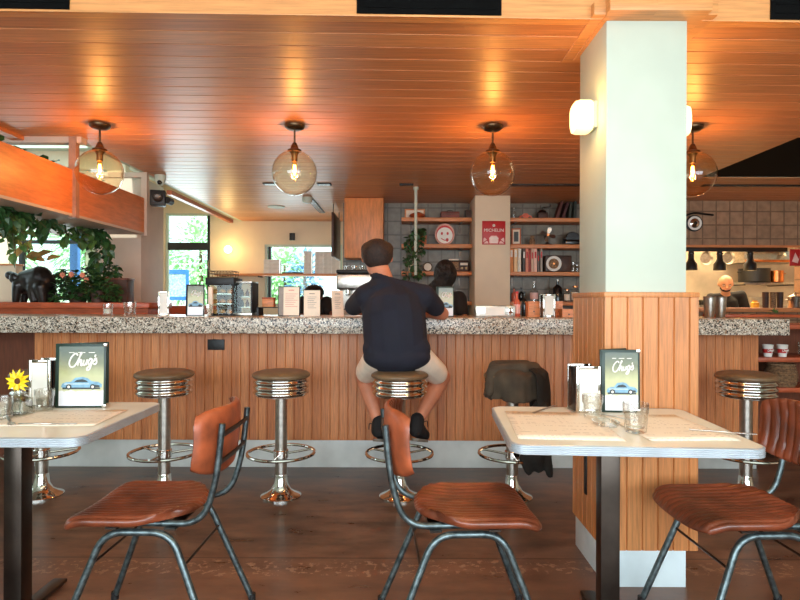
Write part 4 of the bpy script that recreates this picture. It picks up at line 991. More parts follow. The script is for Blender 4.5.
# third shelf
t = thing('round_clock', 'small round pale clock on the third left shelf', 'clock', (X(427.5, D), D, S2+.0005)); mb = MB(); mb.lathe([(.052, -.02), (.060, -.015), (.060, .02), (.05, .022)], (0, 0, .06), 28, 'Y'); mb.build('case', 'bronze', t); mb = MB(); mb.lathe([(.046, 0), (.046, .002)], (0, -.0225, .06), 28, 'Y'); mb.build('dial', 'creamcard', t)
mb = MB(); mb.lathe([(.03, 0), (.034, .04), (.03, .10), (.018, .13), (.02, .15)], seg=20); pm(mb, 'stoneware_bottle', 'creamcard', 'small pale jar at the left end of the third left shelf', 'jar', 411, S2, d=7.16)
t = thing('vintage_radio', 'brown vintage radio on the third left shelf behind the woman', 'radio', (X(458, D), D, S2+.0005))
mb = MB(); mb.box(-.13, .13, -.06, .06, 0, .14, .02, 3); mb.build('case', 'browncrate', t); mb = MB(); mb.box(-.115, 0, -.0625, -.0605, .02, .12); mb.build('speaker_cloth', 'wicker', t)
for q in (.04, .09): mb = MB(); mb.cyl((q, -.075, .045), .014, .015, 'Y', 14); mb.build('knob', 'bronze', t)
mb = MB(); mb.box(.02, .11, -.063, -.0605, .08, .11); mb.build('dial', 'creamcard', t)
mb = MB(); mb.box(-.08, .04, -.045, .045, 0, .018, .004); o = mb.build('paperback', 'creamcard', None, (X(455, D), D, S2+.141)); tag(o, 'pale paperback lying on top of the vintage radio', 'book')
# ---- right bay top
bottle('small clear-grey bottle at the left of the top right shelf', (X(513.5, D), D, S0+.0005), .028, .14, 'tumbler', 'steel', None, 'keepsakes on shelves')
t = thing('toy_car', 'small orange-red toy car on the top right shelf', 'toy car', (X(525, D), D, S0+.0005))
mb = MB(); mb.prism([(-.075, .012), (-.075, .035), (-.045, .045), (-.025, .068), (.02, .068), (.04, .045), (.07, .038), (.075, .014)], -.03, .03); mb.build('body', mat('orange_enamel', (206, 78, 34), .3), t)
for q in (-.045, .045):
    for y in (-.034, .024): mb = MB(); mb.cyl((q, y, .015), .015, .010, 'Y', 16); mb.build('wheel', 'black', t)
t = thing('coffee_grinder', 'dark antique coffee grinder with crank on the top right shelf', 'coffee grinder', (X(542, D), D, S0+.0005))
mb = MB(); mb.box(-.06, .06, -.05, .05, 0, .08, .006); mb.build('box', 'browncrate', t); mb = MB(); mb.lathe([(.055, .081), (.05, .1), (.025, .115), (.008, .12), (.008, .15)], seg=20); mb.build('hopper', 'darkmetal', t); mb = MB(); mb.tube([(0, 0, .148), (.1, 0, .155), (.1, 0, .165)], .006, 8); mb.ball((.1, 0, .172), .013, 10, 8); mb.tube([(-.02, 0, .13), (-.02, 0, .175)], .005, 6); mb.build('crank', 'darkmetal', t)
for k, (px, c, lean, h) in enumerate(((560, (84, 40, 32), .32, .21), (566, (70, 34, 34), .32, .20), (571, (50, 56, 46), .1, .2), (576, (44, 50, 44), 0.05, .21))):
    mb = MB(); mb.box(-.016, .016, -.07, .07, 0, h, .002); mb.xf(Matrix.Translation((.016*math.cos(lean), 0, .0)) @ Matrix.Rotation(lean, 4, 'Y')); pm(mb, 'book', mat('book_cloth', c, .7), ('dark red book leaning right on the top right shelf, left of two', 'dark red book leaning right on the top right shelf, right of two', 'dark green book leaning slightly on the top right shelf', 'dark grey-green book beside the pillar on the top right shelf')[k], 'book', px-6+(1.5 if k > 1 else 0), S0+(.032*math.sin(lean) if lean else 0)+.001, 'books leaning on the top right shelf')
# ---- right bay second
t = thing('photo_frame', 'small orange-edged photo frame on the second right shelf', 'photo frame', (X(516, 7.06), 7.06, S1+.0005), -.2)
mb = MB(); q = .055
mb.box(-q, -q+.014, -.006, .006, 0, .2); mb.box(q-.014, q, -.006, .006, 0, .2); mb.box(-q+.014, q-.014, -.006, .006, 0, .014); mb.box(-q+.014, q-.014, -.006, .006, .186, .2); mb.build('frame', 'terracotta', t)
mb = MB(); mb.box(-q+.014, q-.014, -.003, .003, .014, .186); mb.build('mount', 'creamcard', t); mb = MB(); mb.box(-q+.028, q-.028, -.005, -.003, .04, .16); mb.build('photo', 'printdark', t)
mb = MB(); mb.lathe([(.03, 0), (.04, .03), (.035, .07), (.02, .09), (.03, .11), (.022, .12)], seg=20); pm(mb, 'ceramic_figurine', 'wicker', 'small brown ceramic vase between frame and fan', 'vase', 532, S1)
t = thing('desk_fan', 'small metal-bladed vintage fan on the second right shelf', 'fan', (X(547, 7.1), 7.1, S1+.0005))
mb = MB(); mb.lathe([(.06, 0), (.058, .012), (.02, .025), (.012, .06)], seg=24); mb.build('base', 'darkmetal', t); mb = MB(); mb.tube([(0, 0, .05), (0, .01, .12)], .01, 8); mb.cyl((0, -.02, .125), .03, .07, 'Y', 20); mb.build('motor', 'darkmetal', t)
for k in range(4):
    a = k*PI/2+.25; mb = MB(); R = Matrix.Rotation(a, 4, 'Y')
    mb.rings([[Vector((x, y+(.5*z*.0), z)) for x, y, z in ((.010, -.002, -.01), (.05, -.014, -.026), (.085, -.018, -.024), (.095, -.016, .0), (.085, .004, .022), (.04, .006, .018), (.012, .002, .008))], [Vector((x, y-.003, z)) for x, y, z in ((.010, -.002, -.01), (.05, -.014, -.026), (.085, -.018, -.024), (.095, -.016, .0), (.085, .004, .022), (.04, .006, .018), (.012, .002, .008))]])
    mb.xf(Matrix.Translation((0, -.03, .125)) @ R); mb.build('blade', 'copper' if 0 else 'steel', t)
mb = MB(); mb.cyl((0, -.05, .125), .016, .03, 'Y', 16); mb.build('hub', 'copper', t)
t = thing('dark_typewriter', 'dark rounded typewriter-like machine on the second right shelf', 'machine', (X(571, D), D, S1+.0005))
mb = MB(); mb.box(-.10, .13, -.07, .07, 0, .07, .02, 3); mb.build('base', 'blackgloss', t); mb = MB(); mb.lathe([(.09, -.02), (.10, 0), (.09, .04)], (0.02, 0, .07), 28, 'Y'); mb.build('wheel', 'blackgloss', t); mb = MB(); mb.tube([(-.10, 0, .09), (.13, 0, .09)], .02, 12); mb.build('roller', 'darkmetal', t)
# ---- right bay third: books
bk = [(511.3, 3.8, 29, (232, 148, 84), 'orange-spined book, first from the white column'), (515.5, 3.6, 29, (240, 200, 150), 'pale orange book, second from the white column'), (519.3, 3, 28, (236, 226, 206), 'cream book, third from the white column'), (523.8, 2.6, 27, (80, 70, 66), 'dark grey book, fourth from the white column'),
      (526.8, 2.8, 27, (226, 140, 116), 'salmon book, fifth from the white column'), (529.6, 2.4, 24, (150, 60, 50), 'dark red book, middle of the book row'), (532.2, 2.6, 26, (214, 176, 150), 'beige book after the dark red one'), (535.2, 3.0, 27, (240, 190, 170), 'pale pink book after the beige one'), (538.2, 2.0, 22, (110, 100, 92), 'short grey book near the end of the row'), (541.2, 2.2, 27, (170, 160, 146), 'grey book at the right end of the row')]
for px, pw, ph, c, lb in bk:
    w = pw*D/F/2*.96; h = ph*D/F*.93; t = thing('book', lb+', third right shelf', 'book', (X(px, D-.07), D, S2+.0005), 0, 'books on the third right shelf')
    mb = MB(); mb.box(-w, -w+.003, -.075, .06, 0, h); mb.box(w-.003, w, -.075, .06, 0, h); mb.box(-w, w, -.078, -.073, 0, h, .001); mb.build('cover', mat('book_cover', c, .6, var=.05), t); mb = MB(); mb.box(-w+.003, w-.003, -.073, .055, .004, h-.005); mb.build('pages', 'paper', t)
    mb = MB(); mb.box(-w*.6, w*.6, -.0795, -.0783, h*.55, h*.8); mb.build('spine_label', 'redprint' if px > 525 else 'paper', t)
t = thing('vintage_radio', 'dark table radio with round white dial, third right shelf', 'radio', (X(557, 7.08), 7.08, S2+.0005))
mb = MB(); mb.box(-.165, .16, -.07, .07, 0, .20, .015, 3); mb.build('case', mat('brown_radio_case', (60, 44, 36), .4), t)
mb = MB(); mb.box(.04, .145, -.0735, -.0705, .02, .175, .002); mb.build('speaker_panel', 'browncrate', t)
mb = MB(); mb.lathe([(.058, 0), (.092, -.012), (.092, -.004), (.058, .004)], (-.062, -.076, .10), 36, 'Y', False); mb.build('dial_ring', 'paper', t); mb = MB(); mb.lathe([(.066, 0), (.066, .004)], (-.062, -.0775, .10), 32, 'Y'); mb.build('dial_face', 'wicker', t); mb = MB(); mb.cyl((-.062, -.085, .10), .012, .008, 'Y', 14); mb.build('knob', 'copper', t)
for k, (px, r, h) in enumerate(((573, .024, .12), (577, .03, .09))):
    make_tumbler('small clear glass at the %s beside the radio' % ('left' if k == 0 else 'right'), (X(px, 7.05), 7.05, S2+.0005), r, h, 'glasses on the third right shelf', False)
# ---- right bay lowest: bottles
G2 = 'bottles on the lowest right shelf'
bottle('clear bottle with pinkish label on the lowest right shelf', (X(534, 7.05), 7.05, S3+.0005), .048, .25, 'tumbler', 'paper', 'pinkprint', G2, .22, .5)
bottle('black bottle with tall shoulders on the lowest right shelf', (X(557.5, 7.05), 7.05, S3+.0005), .055, .27, 'darkbottle', 'steel', None, G2, .25, .6)
bottle('brown bottle between the clear and black ones', (X(545, 7.12), 7.12, S3+.0005), .03, .10, 'darkbottle', 'black', None, G2, .4, .6)
for k, (px, r, h) in enumerate(((567, .035, .15), (575, .04, .19))):
    bottle('glass jar right of the black bottle, %s of two' % ('left' if k == 0 else 'right'), (X(px, 7.02), 7.02, S3+.0005), r, h, 'tumbler', 'copper', 'creamcard', G2, .7, .7)
for k, px in enumerate((514, 521)):
    bottle('%s small bottle beside the white column, lowest right shelf' % ('pale' if k == 0 else 'dark'), (X(px, 7.05), 7.05, S3+.0005), .03, .17, ('pinkbottle', 'darkbottle')[k], 'black', None, G2)
# thin hanging pole
t = thing('hanging_pole', 'thin white pole hanging from the ceiling before the left shelves', 'pole', (X(415.5, 6.26), 6.26, 0))
mb = MB(); mb.cyl((0, 0, Z(275, 6.26)), .016, Zc-.01-Z(275, 6.26), seg=16); mb.build('tube', 'white', t); mb = MB(); mb.cyl((0, 0, Zc-.03), .03, .028, seg=20); mb.build('ceiling_cup', 'white', t)
rg = random.Random(4); t = thing('climbing_vine', 'green vine twisting around the white hanging pole', 'plant', (X(415.5, 6.26), 6.26, Z(275, 6.26)))
ml, ms = MB(), MB(); pts = [(.024*math.cos(a*.9), .024*math.sin(a*.9), .0+.045*a) for a in range(0, 11)]; vine(ml, ms, pts, 34, .06, rg, spread=.02); ml.build('leaves', 'leaf', t, smooth=False); ms.build('stem', 'stem', t)
# upper cabinet
t = thing('wall_cabinet', 'orange wood upper cabinet hanging above the seated man\'s head', 'cabinet', (X(363.5, 6.92), 7.1, Z(258, 6.92)))
w = 19.5*6.92/F; mb = MB(); mb.box(-w, w, -.17, .195, 0, Zc-Z(258, 6.92)-.002, .003); mb.build('body', 'cabinet', t); mb = MB(); mb.box(-w+.004, w-.004, -.18, -.171, .004, Zc-Z(258, 6.92)-.008, .002); mb.build('door', 'cabinet', t)
# espresso machine under it
t = thing('espresso_machine', 'steel espresso machine with black top left of the seated man', 'coffee machine', (X(357, 6.5), 6.55, .951))
mb = MB(); mb.box(-.20, .22, -.2, .2, .0, .16, .01); mb.box(-.22, .24, -.16, .2, .38, .56, .02, 3); mb.box(-.2, .22, .02, .2, .16, .38); mb.build('body', 'steel', t)
mb = MB(); mb.box(-.22, .24, -.18, .2, .561, .60, .01); mb.build('top_tray', 'black', t); mb = MB(); mb.box(-.2, .22, -.2, -.02, .161, .17); mb.build('drip_tray', 'black', t)
for q in (-.1, .1): mb = MB(); mb.cyl((q, -.1, .32), .035, .06, seg=18); mb.tube([(q, -.12, .33), (q, -.25, .325)], .012, 8); mb.build('group_head', 'chrome', t)
for i in range(4):
    t2 = make_tumbler('espresso cup row on top of the coffee machine, %s' % ('leftmost', 'second', 'third', 'rightmost')[i], (X(357, 6.5)-.12+.09*i, 6.5, 1.5515), .03, .05, 'cups on the coffee machine', False, 'espresso_cup')
# ---- back left wall fittings
t = thing('globe_wall_lamp', 'small round glowing lamp on the far cream wall', 'wall lamp', (X(228, 8.95), 9.03, Z(250, 8.95)))
mb = MB(); mb.cyl((0, -.03, 0), .04, .03, 'Y', 20); mb.build('back_plate', 'white', t); mb = MB(); mb.ball((0, -.085, 0), .06, 24, 16); mb.build('shade', mat('lit_globe', (255, 240, 200), .4, var=0, emit=9, ecol=(255, 226, 150)), t)
point('wall_lamp_light', (X(228, 8.8), 8.72, Z(250, 8.8)), 6, (255, 216, 140), .06)
mb = MB(); mb.box(-.04, .04, -.05, 0, -.055, .055, .004); tag(mb.build('wall_speaker', 'black', None, (X(292, 9), 9.029, Z(237, 9))), 'small black box on the far wall above the pass window', 'speaker')
t = thing('pass_shelf', 'long wooden shelf across the far pass window', 'shelf', (-1.85, 8.9, Z(276.3, 8.8)))
mb = MB(); mb.box(-.95, .98, -.12, .12, 0, .035, .003); mb.build('board', 'shelf', t)
for q in (-.85, -.3, .9): mb = MB(); mb.box(q-.012, q+.012, -.1, .125, -.02, -.0005); mb.build('bracket', 'darkmetal', t)
sz = Z(276.3, 8.8)+.0355
def boxes(px0, px1, topy, rows, cols, nm):
    x0, x1 = X(px0, 8.85), X(px1, 8.85); h = (Z(topy, 8.85)-sz)/rows; w = (x1-x0)/cols
    for i in range(rows):
        for j in range(cols):
            t = thing('takeaway_box', 'grey-white carton in the %s stack on the pass shelf, %s%s' % (nm, 'layer %s' % ('one', 'two', 'three', 'four', 'five', 'six', 'seven')[i], (', '+('left', 'middle', 'right')[j]+' column') if cols > 1 else ''), 'box', (x0+w*(j+.5), 8.88, sz+h*i+.0005), 0, 'cartons stacked on the pass shelf')
            mb = MB(); mb.box(-w/2+.003, w/2-.003, -.07, .07, 0, h*.72, .002); mb.build('tray', 'cream_box', t); mb = MB(); mb.box(-w/2+.001, w/2-.001, -.073, .073, h*.72, h*.97, .002); mb.build('lid', 'cream_box', t)
boxes(264, 280, 260, 3, 1, 'left'); boxes(304, 312, 251.5, 5, 1, 'tall narrow'); boxes(315, 340, 252, 5, 3, 'wide right')
mb = MB(); mb.box(-.16, .16, -.08, .08, 0, .022, .004); tag(mb.build('flat_tray', 'black', None, (X(293, 8.85), 8.88, sz+.0005)), 'flat black tray lying on the pass shelf between stacks', 'tray')
# hanging dark board
t = thing('hanging_menu_board', 'dark menu board seen edge-on, hanging from the ceiling left of the cabinet', 'board', (-.855, 7.75, 1.77))
mb = MB(); mb.box(-.015, .015, -.42, .42, 0, .56, .004); mb.build('board', mat('dark_brown_board', (74, 48, 38), .5), t)
for y in (-.35, .35): mb = MB(); mb.box(-.006, .006, y-.006, y+.006, .56, Zc-1.77-.001); mb.build('hanger', 'darkmetal', t)
# ceiling fittings
def vent(label, x0, x1, y0, y1, m='black'):
    t = thing('ceiling_vent', label, 'vent', ((x0+x1)/2, (y0+y1)/2, Zc-.004), 0, 'slim ceiling slots'); w, d = (x1-x0)/2, (y1-y0)/2
    mb = MB(); mb.box(-w, w, -d, d, -.006, .003, .001); mb.build('frame', m, t); mb = MB(); mb.box(-w+.01, w-.01, -d+.01, d-.01, -.009, -.006); mb.build('louvre', 'blackgloss', t)
yv = 6.1
vent('long black ceiling slot before the right shelf bay', X(509, yv), X(592, yv), yv-.04, yv+.04); vent('short black ceiling slot above the white hanging pole', X(399, yv), X(413, yv), yv-.04, yv+.04)
vent('black ceiling slot right of the second globe', X(317, yv), X(331, yv), yv-.05, yv+.05); vent('black ceiling slot just left of the second globe', X(263, yv), X(276, yv), yv-.05, yv+.05)
vent('long black ceiling slot at the far right above the kitchen', X(702, yv), 6.2, yv-.04, yv+.04)
vent('dark slot in the ceiling running away behind the second globe', -1.13, -1.05, 7.0, 8.1)
t = thing('smoke_detector', 'small white smoke detector on the ceiling behind the second globe', 'detector', (X(307, 6.9), 6.9, Zc-.002)); mb = MB(); mb.lathe([(.03, -.07), (.055, -.06), (.06, -.03), (.06, 0)], seg=24); mb.build('body', 'white', t); mb = MB(); mb.lathe([(.018, -.075), (.018, -.07)], seg=16); mb.build('lens', 'steel', t)
t = thing('ceiling_spot_cover', 'round pale plate on the far ceiling', 'ceiling light', (X(276, 7.6), 7.6, Zc-.001)); mb = MB(); mb.cyl((0, 0, -.012), .11, .012, seg=24); mb.build('plate', 'white', t)
# speaker and camera on the left column
t = thing('security_camera', 'small white dome camera on the ceiling by the left column', 'camera', (X(160, 5.7), 5.7, Zc-.002)); mb = MB(); mb.lathe([(.05, -.05), (.055, 0)], seg=24); mb.build('mount', 'white', t); mb = MB(); mb.ball((0, 0, -.055), (.046, .046, .05), 20, 12); mb.build('dome', 'white', t); mb = MB(); mb.ball((.005, -.030, -.075), .024, 12, 8); mb.build('lens', 'blackgloss', t)
t = thing('wall_speaker', 'black loudspeaker mounted on the beige column', 'speaker', (X(157.5, 5.68), 5.7, Z(199, 5.68)), .3)
mb = MB(); mb.box(-.075, .065, -.06, .06, -.075, .075, .008); mb.build('cabinet', 'black', t); mb = MB(); mb.lathe([(.025, -.062), (.04, -.068), (.045, -.06)], (.0, 0, .0), 24, 'Y'); mb.build('cone', 'darkmetal', t)
mb = MB(); mb.tube([(0, .05, 0), (-.03, .10, 0)], .012, 8); mb.build('bracket', 'black', t)
t = thing('wall_speaker', 'small black cylindrical spotlight beside the loudspeaker', 'spotlight', (X(169, 5.75), 5.75, Z(202, 5.75))); mb = MB(); mb.cyl((0, -.06, 0), .035, .10, 'Y', 20); mb.build('body', 'black', t); mb = MB(); mb.tube([(0, 0, 0), (-.06, .04, .03)], .01, 8); mb.build('arm', 'black', t)
# ================================================================== left statue & plants
t = thing('animal_statue', 'black elephant-like statue standing on the wood ledge at the left', 'statue', (X(33, 4.95), 4.95, 1.1905))
mb = MB(); u = 4.95/F
def bp_(px, py, y=0): return ((px-33)*u, y, (303-py)*u)
mb.ball(bp_(40, 283), (.125, .10, .115), 20, 14); mb.ball(bp_(29, 284), (.10, .085, .095), 20, 14); mb.limb(bp_(40, 278), bp_(26, 279), .10, .07)
for y in (-.055, .05):
    mb.limb(bp_(45, 288, y), bp_(47, 301.5, y), .062, .036); mb.limb(bp_(22, 286, y), bp_(20, 301.5, y), .045, .03)
mb.limb(bp_(36, 290, -.05), bp_(38, 301.5, -.05), .05, .035)
mb.limb(bp_(26, 280), bp_(16, 278), .055, .035); mb.limb(bp_(16, 278), bp_(9.5, 276), .034, .036); mb.ball(bp_(12, 277), (.055, .04, .036), 14, 10)
mb.ball(bp_(18, 279, -.07), (.035, .012, .045), 12, 8); mb.limb(bp_(54, 276), bp_(56, 290), .010, .006)
remesh(mb, 'body', 'statue', t, .009, 3)
t = thing('ledge_block', 'beige plaster block rising beside the statue at the left edge', 'block', (X(-6, 5.2), 5.3, 1.1905)); mb = MB(); mb.box(-.1, .16, -.05, .05, 0, .33, .004); mb.build('body', 'cream', t); mb = MB(); mb.box(-.11, .17, -.06, .06, .33, .345, .002); mb.build('cap', 'shelf', t)
def bush(label, loc, rx, ry, rz_, n, L, m, seed, name='potted_plant', pot=None, flowers=0):
    rg = random.Random(seed); t = thing(name, label, 'plant', loc)
    if pot: mb = MB(); mb.lathe([(pot*.8, 0), (pot, .09), (pot*1.05, .1), (pot*.9, .1), (pot*.7, .08), (.002, .08)], seg=20); mb.build('pot', 'browncrate', t)
    ml, ms = MB(), MB()
    for k in range(n):
        th = rg.uniform(0, 2*PI); q = rg.random()**.5; ph = rg.uniform(.05, 1)
        p = Vector((rx*q*math.cos(th), ry*q*math.sin(th), rz_*ph*math.sqrt(max(0, 1-q*q*.6))))
        d = Vector((math.cos(th), math.sin(th)-.3, rg.uniform(-.5, .9))); s = L*rg.uniform(.6, 1.2); leaf(ml, p, d, (rg.uniform(-.4, .4), -.5, 1), s, s*.75)
        if k % 7 == 0: ms.tube([(p.x*.2, p.y*.2, .03), tuple(p*.6+Vector((0, 0, .02))), tuple(p)], .0025, 5)
    ml.build('leaves', m, t, smooth=False); ms.build('stems', 'stem', t)
    for k in range(flowers):
        th = rg.uniform(-2.6, -.5); p = Vector((rx*.8*math.cos(th), ry*.9*math.sin(th), rz_*(.62+.2*rg.random()))); mb = MB()
        for j in range(8): a = 2*PI*j/8; leaf(mb, p, (math.cos(a), -.5, math.sin(a)), (0, -1, 0), .03, .022)
        mb.build('flower', 'salmon', t)
    return t
bush('leafy green potted plant with salmon flowers behind the bar, left', (X(78, 5.05), 5.05, 1.1905), .21, .16, .30, 420, .065, 'leaf', 21, pot=.08, flowers=4)
bush('low trailing green plant hanging over the ledge edge', (X(98, 4.95), 4.95, 1.1905), .17, .13, .20, 240, .055, 'leaf', 22, pot=.06)
t = thing('planter_crate', 'dark brown wooden crate at the right end of the ledge plants', 'crate', (X(117, 5.2), 5.2, 1.1905))
mb = MB(); mb.box(-.10, .12, -.07, .07, 0, .2, .004); mb.build('body', 'browncrate', t); mb = MB(); mb.box(-.105, .125, -.075, .075, .2, .215, .002); mb.build('rim', 'darkwood', t)
t = thing('clay_pot', 'dusty pink square pot behind the flowering plant', 'pot', (X(100, 5.28), 5.28, 1.1905)); mb = MB(); mb.box(-.085, .085, -.06, .06, 0, .215, .006); mb.build('body', 'pinkpot', t); mb = MB(); mb.box(-.09, .09, -.065, .065, .215, .23, .003); mb.build('rim', 'pinkpot', t)
bush('dark leafy plant growing out of the dusty pink pot', (X(104, 5.28), 5.28, 1.425), .13, .09, .13, 110, .06, 'leaf', 23)
# vines hanging from the trough
rgm = random.Random(77)
def hang(label, x, y, z0, z1, n, L, m, seed, w=.1, name='hanging_vine', strands=3):
    rg = random.Random(seed); t = thing(name, label, 'plant', (x, y, z0), 0, 'vines hanging under the orange planter box'); ml, ms = MB(), MB()
    for s in range(strands):
        a, b = rg.uniform(-w, w), rg.uniform(-w, w); e = (z1-z0)*rg.uniform(.65, 1)
        vine(ml, ms, [(0, 0, 0), (a*.5, b*.4, e*.2), (a, b*.6, e*.55), (a*1.2+.03, b, e)], max(4, int(n//strands*.62)), L, rg, 1, .035)
    ml.build('leaves', m, t, smooth=False); ms.build('stems', 'stem', t); return t
zb = 1.838
def hx(px, d): return X(px, d)
for i, (px, d, y1, n, L, m, w, lb, sN) in enumerate((
    (8, 4.1, 258, 100, .07, 'leaf2', .12, 'dense pale green vine hanging at the very left', 5), (-4, 3.9, 245, 90, .08, 'leaf', .12, 'dark vine tuft at the left edge under the orange box', 4),
    (24, 4.2, 236, 70, .08, 'leaf', .14, 'dark broad-leaved vine near the left edge', 4), (42, 4.5, 233, 40, .08, 'leaf', .14, 'short dark vine over the window\'s left half', 3),
    (58, 4.8, 236, 36, .08, 'leaf', .14, 'short dark vine over the middle of the window', 3), (76, 5.0, 245, 60, .085, 'leaf2', .14, 'green vine above the flowering plant', 4),
    (92, 5.1, 270, 90, .09, 'leaf', .1, 'long dark vine trailing down beside the beige column', 3), (100, 5.2, 288, 70, .085, 'leaf', .09, 'longest vine, reaching down to the pink pot', 2))):
    hang(lb, hx(px, d), d, zb, Z(y1, d), n, L, m, 100+i, w, strands=sN)
t = thing('dry_leaf_branch', 'branch with large yellow-brown leaves hanging over the window', 'plant', (hx(22, 4.7), 4.7, zb)); ml, ms = MB(), MB(); rg = random.Random(9)
ms.tube(smoothpath([(0, 0, 0), (.0, 0, -.12), (.06, 0, -.26), (.22, 0, -.30)]), .004, 6)
for p, d, L in (((.02, 0, -.2), (-.5, -.2, -.6), .15), ((.05, -.01, -.26), (1, -.3, -.25), .17), ((.12, 0, -.28), (.7, -.1, .35), .14), ((.2, 0, -.30), (.8, 0, .3), .11), ((.04, 0, -.24), (.3, -.3, .6), .13)): leaf(ml, p, d, (0, -.8, .6), L, L*.55)
ml.build('leaves', 'dryleaf', t, smooth=False); ms.build('stem', 'stem', t)
for i, (y, h, n) in enumerate(((4.0, .12, 60), (4.5, .14, 70), (5.1, .10, 60))):
    bush('dark leafy plant on top inside the orange planter box, %s' % ('nearest the camera', 'middle one', 'farthest one')[i], (-2.75, y, 1.8605), .2, .25, .33+h, n*3, .08, 'leaf', 40+i, 'planter_box_plant')
# ================================================================== outside
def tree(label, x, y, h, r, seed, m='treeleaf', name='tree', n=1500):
    rg = random.Random(seed); t = thing(name, label, 'tree', (x, y, -.05), 0, 'trees outside the windows'); mb = MB(); mb.tube([(0, 0, 0), (.05, 0, h*.4), (0, .05, h*.8)], [.09, .07, .03], 8); mb.build('trunk', 'bark', t); ml = MB()
    for k in range(n):
        v = Vector((rg.gauss(0, 1), rg.gauss(0, 1), rg.gauss(0, 1))).normalized()*rg.uniform(.4, 1); p = Vector((v.x*r, v.y*r*.7, h*.62+v.z*h*.42)); s = rg.uniform(.08, .18); leaf(ml, p, v+Vector((0, 0, -.3)), (0, -.5, 1), s, s*.6)
    ml.build('foliage', m, t, smooth=False)
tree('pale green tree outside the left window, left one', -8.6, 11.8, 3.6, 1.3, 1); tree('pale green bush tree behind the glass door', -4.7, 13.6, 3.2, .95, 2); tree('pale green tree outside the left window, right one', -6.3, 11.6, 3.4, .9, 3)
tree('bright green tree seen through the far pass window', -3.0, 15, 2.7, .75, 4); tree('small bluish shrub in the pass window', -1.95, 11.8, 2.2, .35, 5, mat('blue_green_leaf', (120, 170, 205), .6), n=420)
t = thing('blue_post', 'bright blue post outside the left window', 'post', (X(75, 9.8), 9.8, -.05)); mb = MB(); mb.box(-.065, .065, -.05, .05, 0, 2.4, .004); mb.build('shaft', 'blue', t); mb = MB(); mb.box(-.075, .075, -.06, .06, 2.4, 2.44, .004); mb.build('cap', 'blue', t)
t = thing('blue_frame_sign', 'blue patterned frame sign standing outside the glass door', 'sign', (X(177, 11), 11, -.05))
a = .22; mb = MB(); mb.box(-a, a, -.02, .02, 1.75, 1.83); mb.box(a-.05, a, -.02, .02, .7, 1.75); mb.box(-a, -a+.03, -.02, .02, .0, 1.95); mb.box(-a, a, -.02, .02, 1.25, 1.32); mb.box(a-.05, a, -.02, .02, 0, .7); mb.build('frame', 'blue', t)
mb = MB(); mb.box(-a+.03, a-.05, -.01, .01, 1.32, 1.75); mb.build('panel', mat('pale_blue_panel', (176, 214, 240), .5, var=.25, vs=30), t)
mb = MB(); mb.box(-14, 6, 17, 17.2, -.1, 1.6); tag(mb.build('garden_wall', 'outwall'), 'white low garden wall far outside behind the trees', 'wall')
# ================================================================== kitchen behind the pass
t = thing('lamp_rail', 'black rail along the kitchen pass that carries the heat lamps', 'rail', (4.05, 7.25, 1.86)); mb = MB(); mb.box(-.75, .78, -.02, .02, -.02, .035, .003); mb.build('bar', 'black', t)
for q in (-.6, 0, .6): mb = MB(); mb.box(q-.01, q+.01, -.01, .01, .035, Zc-1.86-.001); mb.build('hanger', 'black', t)
def heatlamp(label, px):
    d = 7.25; t = thing('heat_lamp', label, 'heat lamp', (X(px, d), d, 1.8395), 0, 'black heat lamps over the kitchen pass')
    mb = MB(); mb.lathe([(.03, 0), (.034, -.02), (.034, -.09), (.045, -.12), (.07, -.155), (.073, -.235), (.068, -.235), (.06, -.16), (.03, -.12), (.002, -.11)], seg=28); mb.build('shade', 'black', t)
    mb = MB(); mb.ball((0, 0, -.19), (.035, .035, .04), 14, 10); mb.build('bulb', mat('heat_bulb', (255, 214, 150), .4, var=0, emit=6, ecol=(255, 190, 110)), t)
    mb = MB(); mb.lathe([(.036, -.022), (.038, -.024), (.038, -.034), (.036, -.036)], seg=20, caps=False); mb.build('collar', 'blackgloss', t)
    point('heat_lamp_light', (X(px, d), d, 1.56), 3, (255, 196, 120), .05)
for px, lb in ((691, 'black heat lamp half hidden by the white pillar'), (719.5, 'black heat lamp above the bald cook'), (750, 'rightmost black heat lamp over the kitchen pass')): heatlamp(lb, px)
t = thing('kitchen_shelf', 'steel shelf with pots high in the kitchen', 'shelf', (X(768, 8.7), 8.8, Z(281, 8.6))); mb = MB(); mb.box(-.42, .42, -.2, .2, -.03, 0, .003); mb.build('board', 'steel', t)
for q in (-.38, .38): mb = MB(); mb.box(q-.012, q+.012, -.15, .15, 0.0, .6) if 0 else mb.box(q-.012, q+.012, -.15, .5, -.045, -.031); mb.build('bracket', 'darkmetal', t)
kz = Z(281, 8.6)
def pot(label, px, r, h, m, d=8.7, z=kz, handle=True, lid=False):
    t = thing('cooking_pot', label, 'pot', (X(px, d), d, z+.0005), 0, 'pots in the kitchen'); mb = MB(); mb.lathe([(r*.92, 0), (r, .01), (r, h), (r*1.03, h+.004), (r*.95, h), (r*.9, .012), (.002, .012)], seg=32); mb.build('body', m, t)
    if handle:
        for s in (-1, 1): mb = MB(); mb.tube(fillet([(s*r, -.03, h*.75), (s*(r+.03), -.03, h*.78), (s*(r+.03), .03, h*.78), (s*r, .03, h*.75)], .012), .006, 8); mb.build('handle', m, t)
    if lid: mb = MB(); mb.lathe([(r*1.04, h+.005), (r, h+.012), (.02, h+.035), (.012, h+.05), (.02, h+.06), (.002, h+.062)], seg=28); mb.build('lid', 'steel', t)
    return t
pot('wide black pot on the high kitchen shelf', 754, .21, .20, 'black', 8.7); pot('copper-coloured pot on the high kitchen shelf, right of the black one', 776, .10, .17, 'copper', 8.65, lid=False)
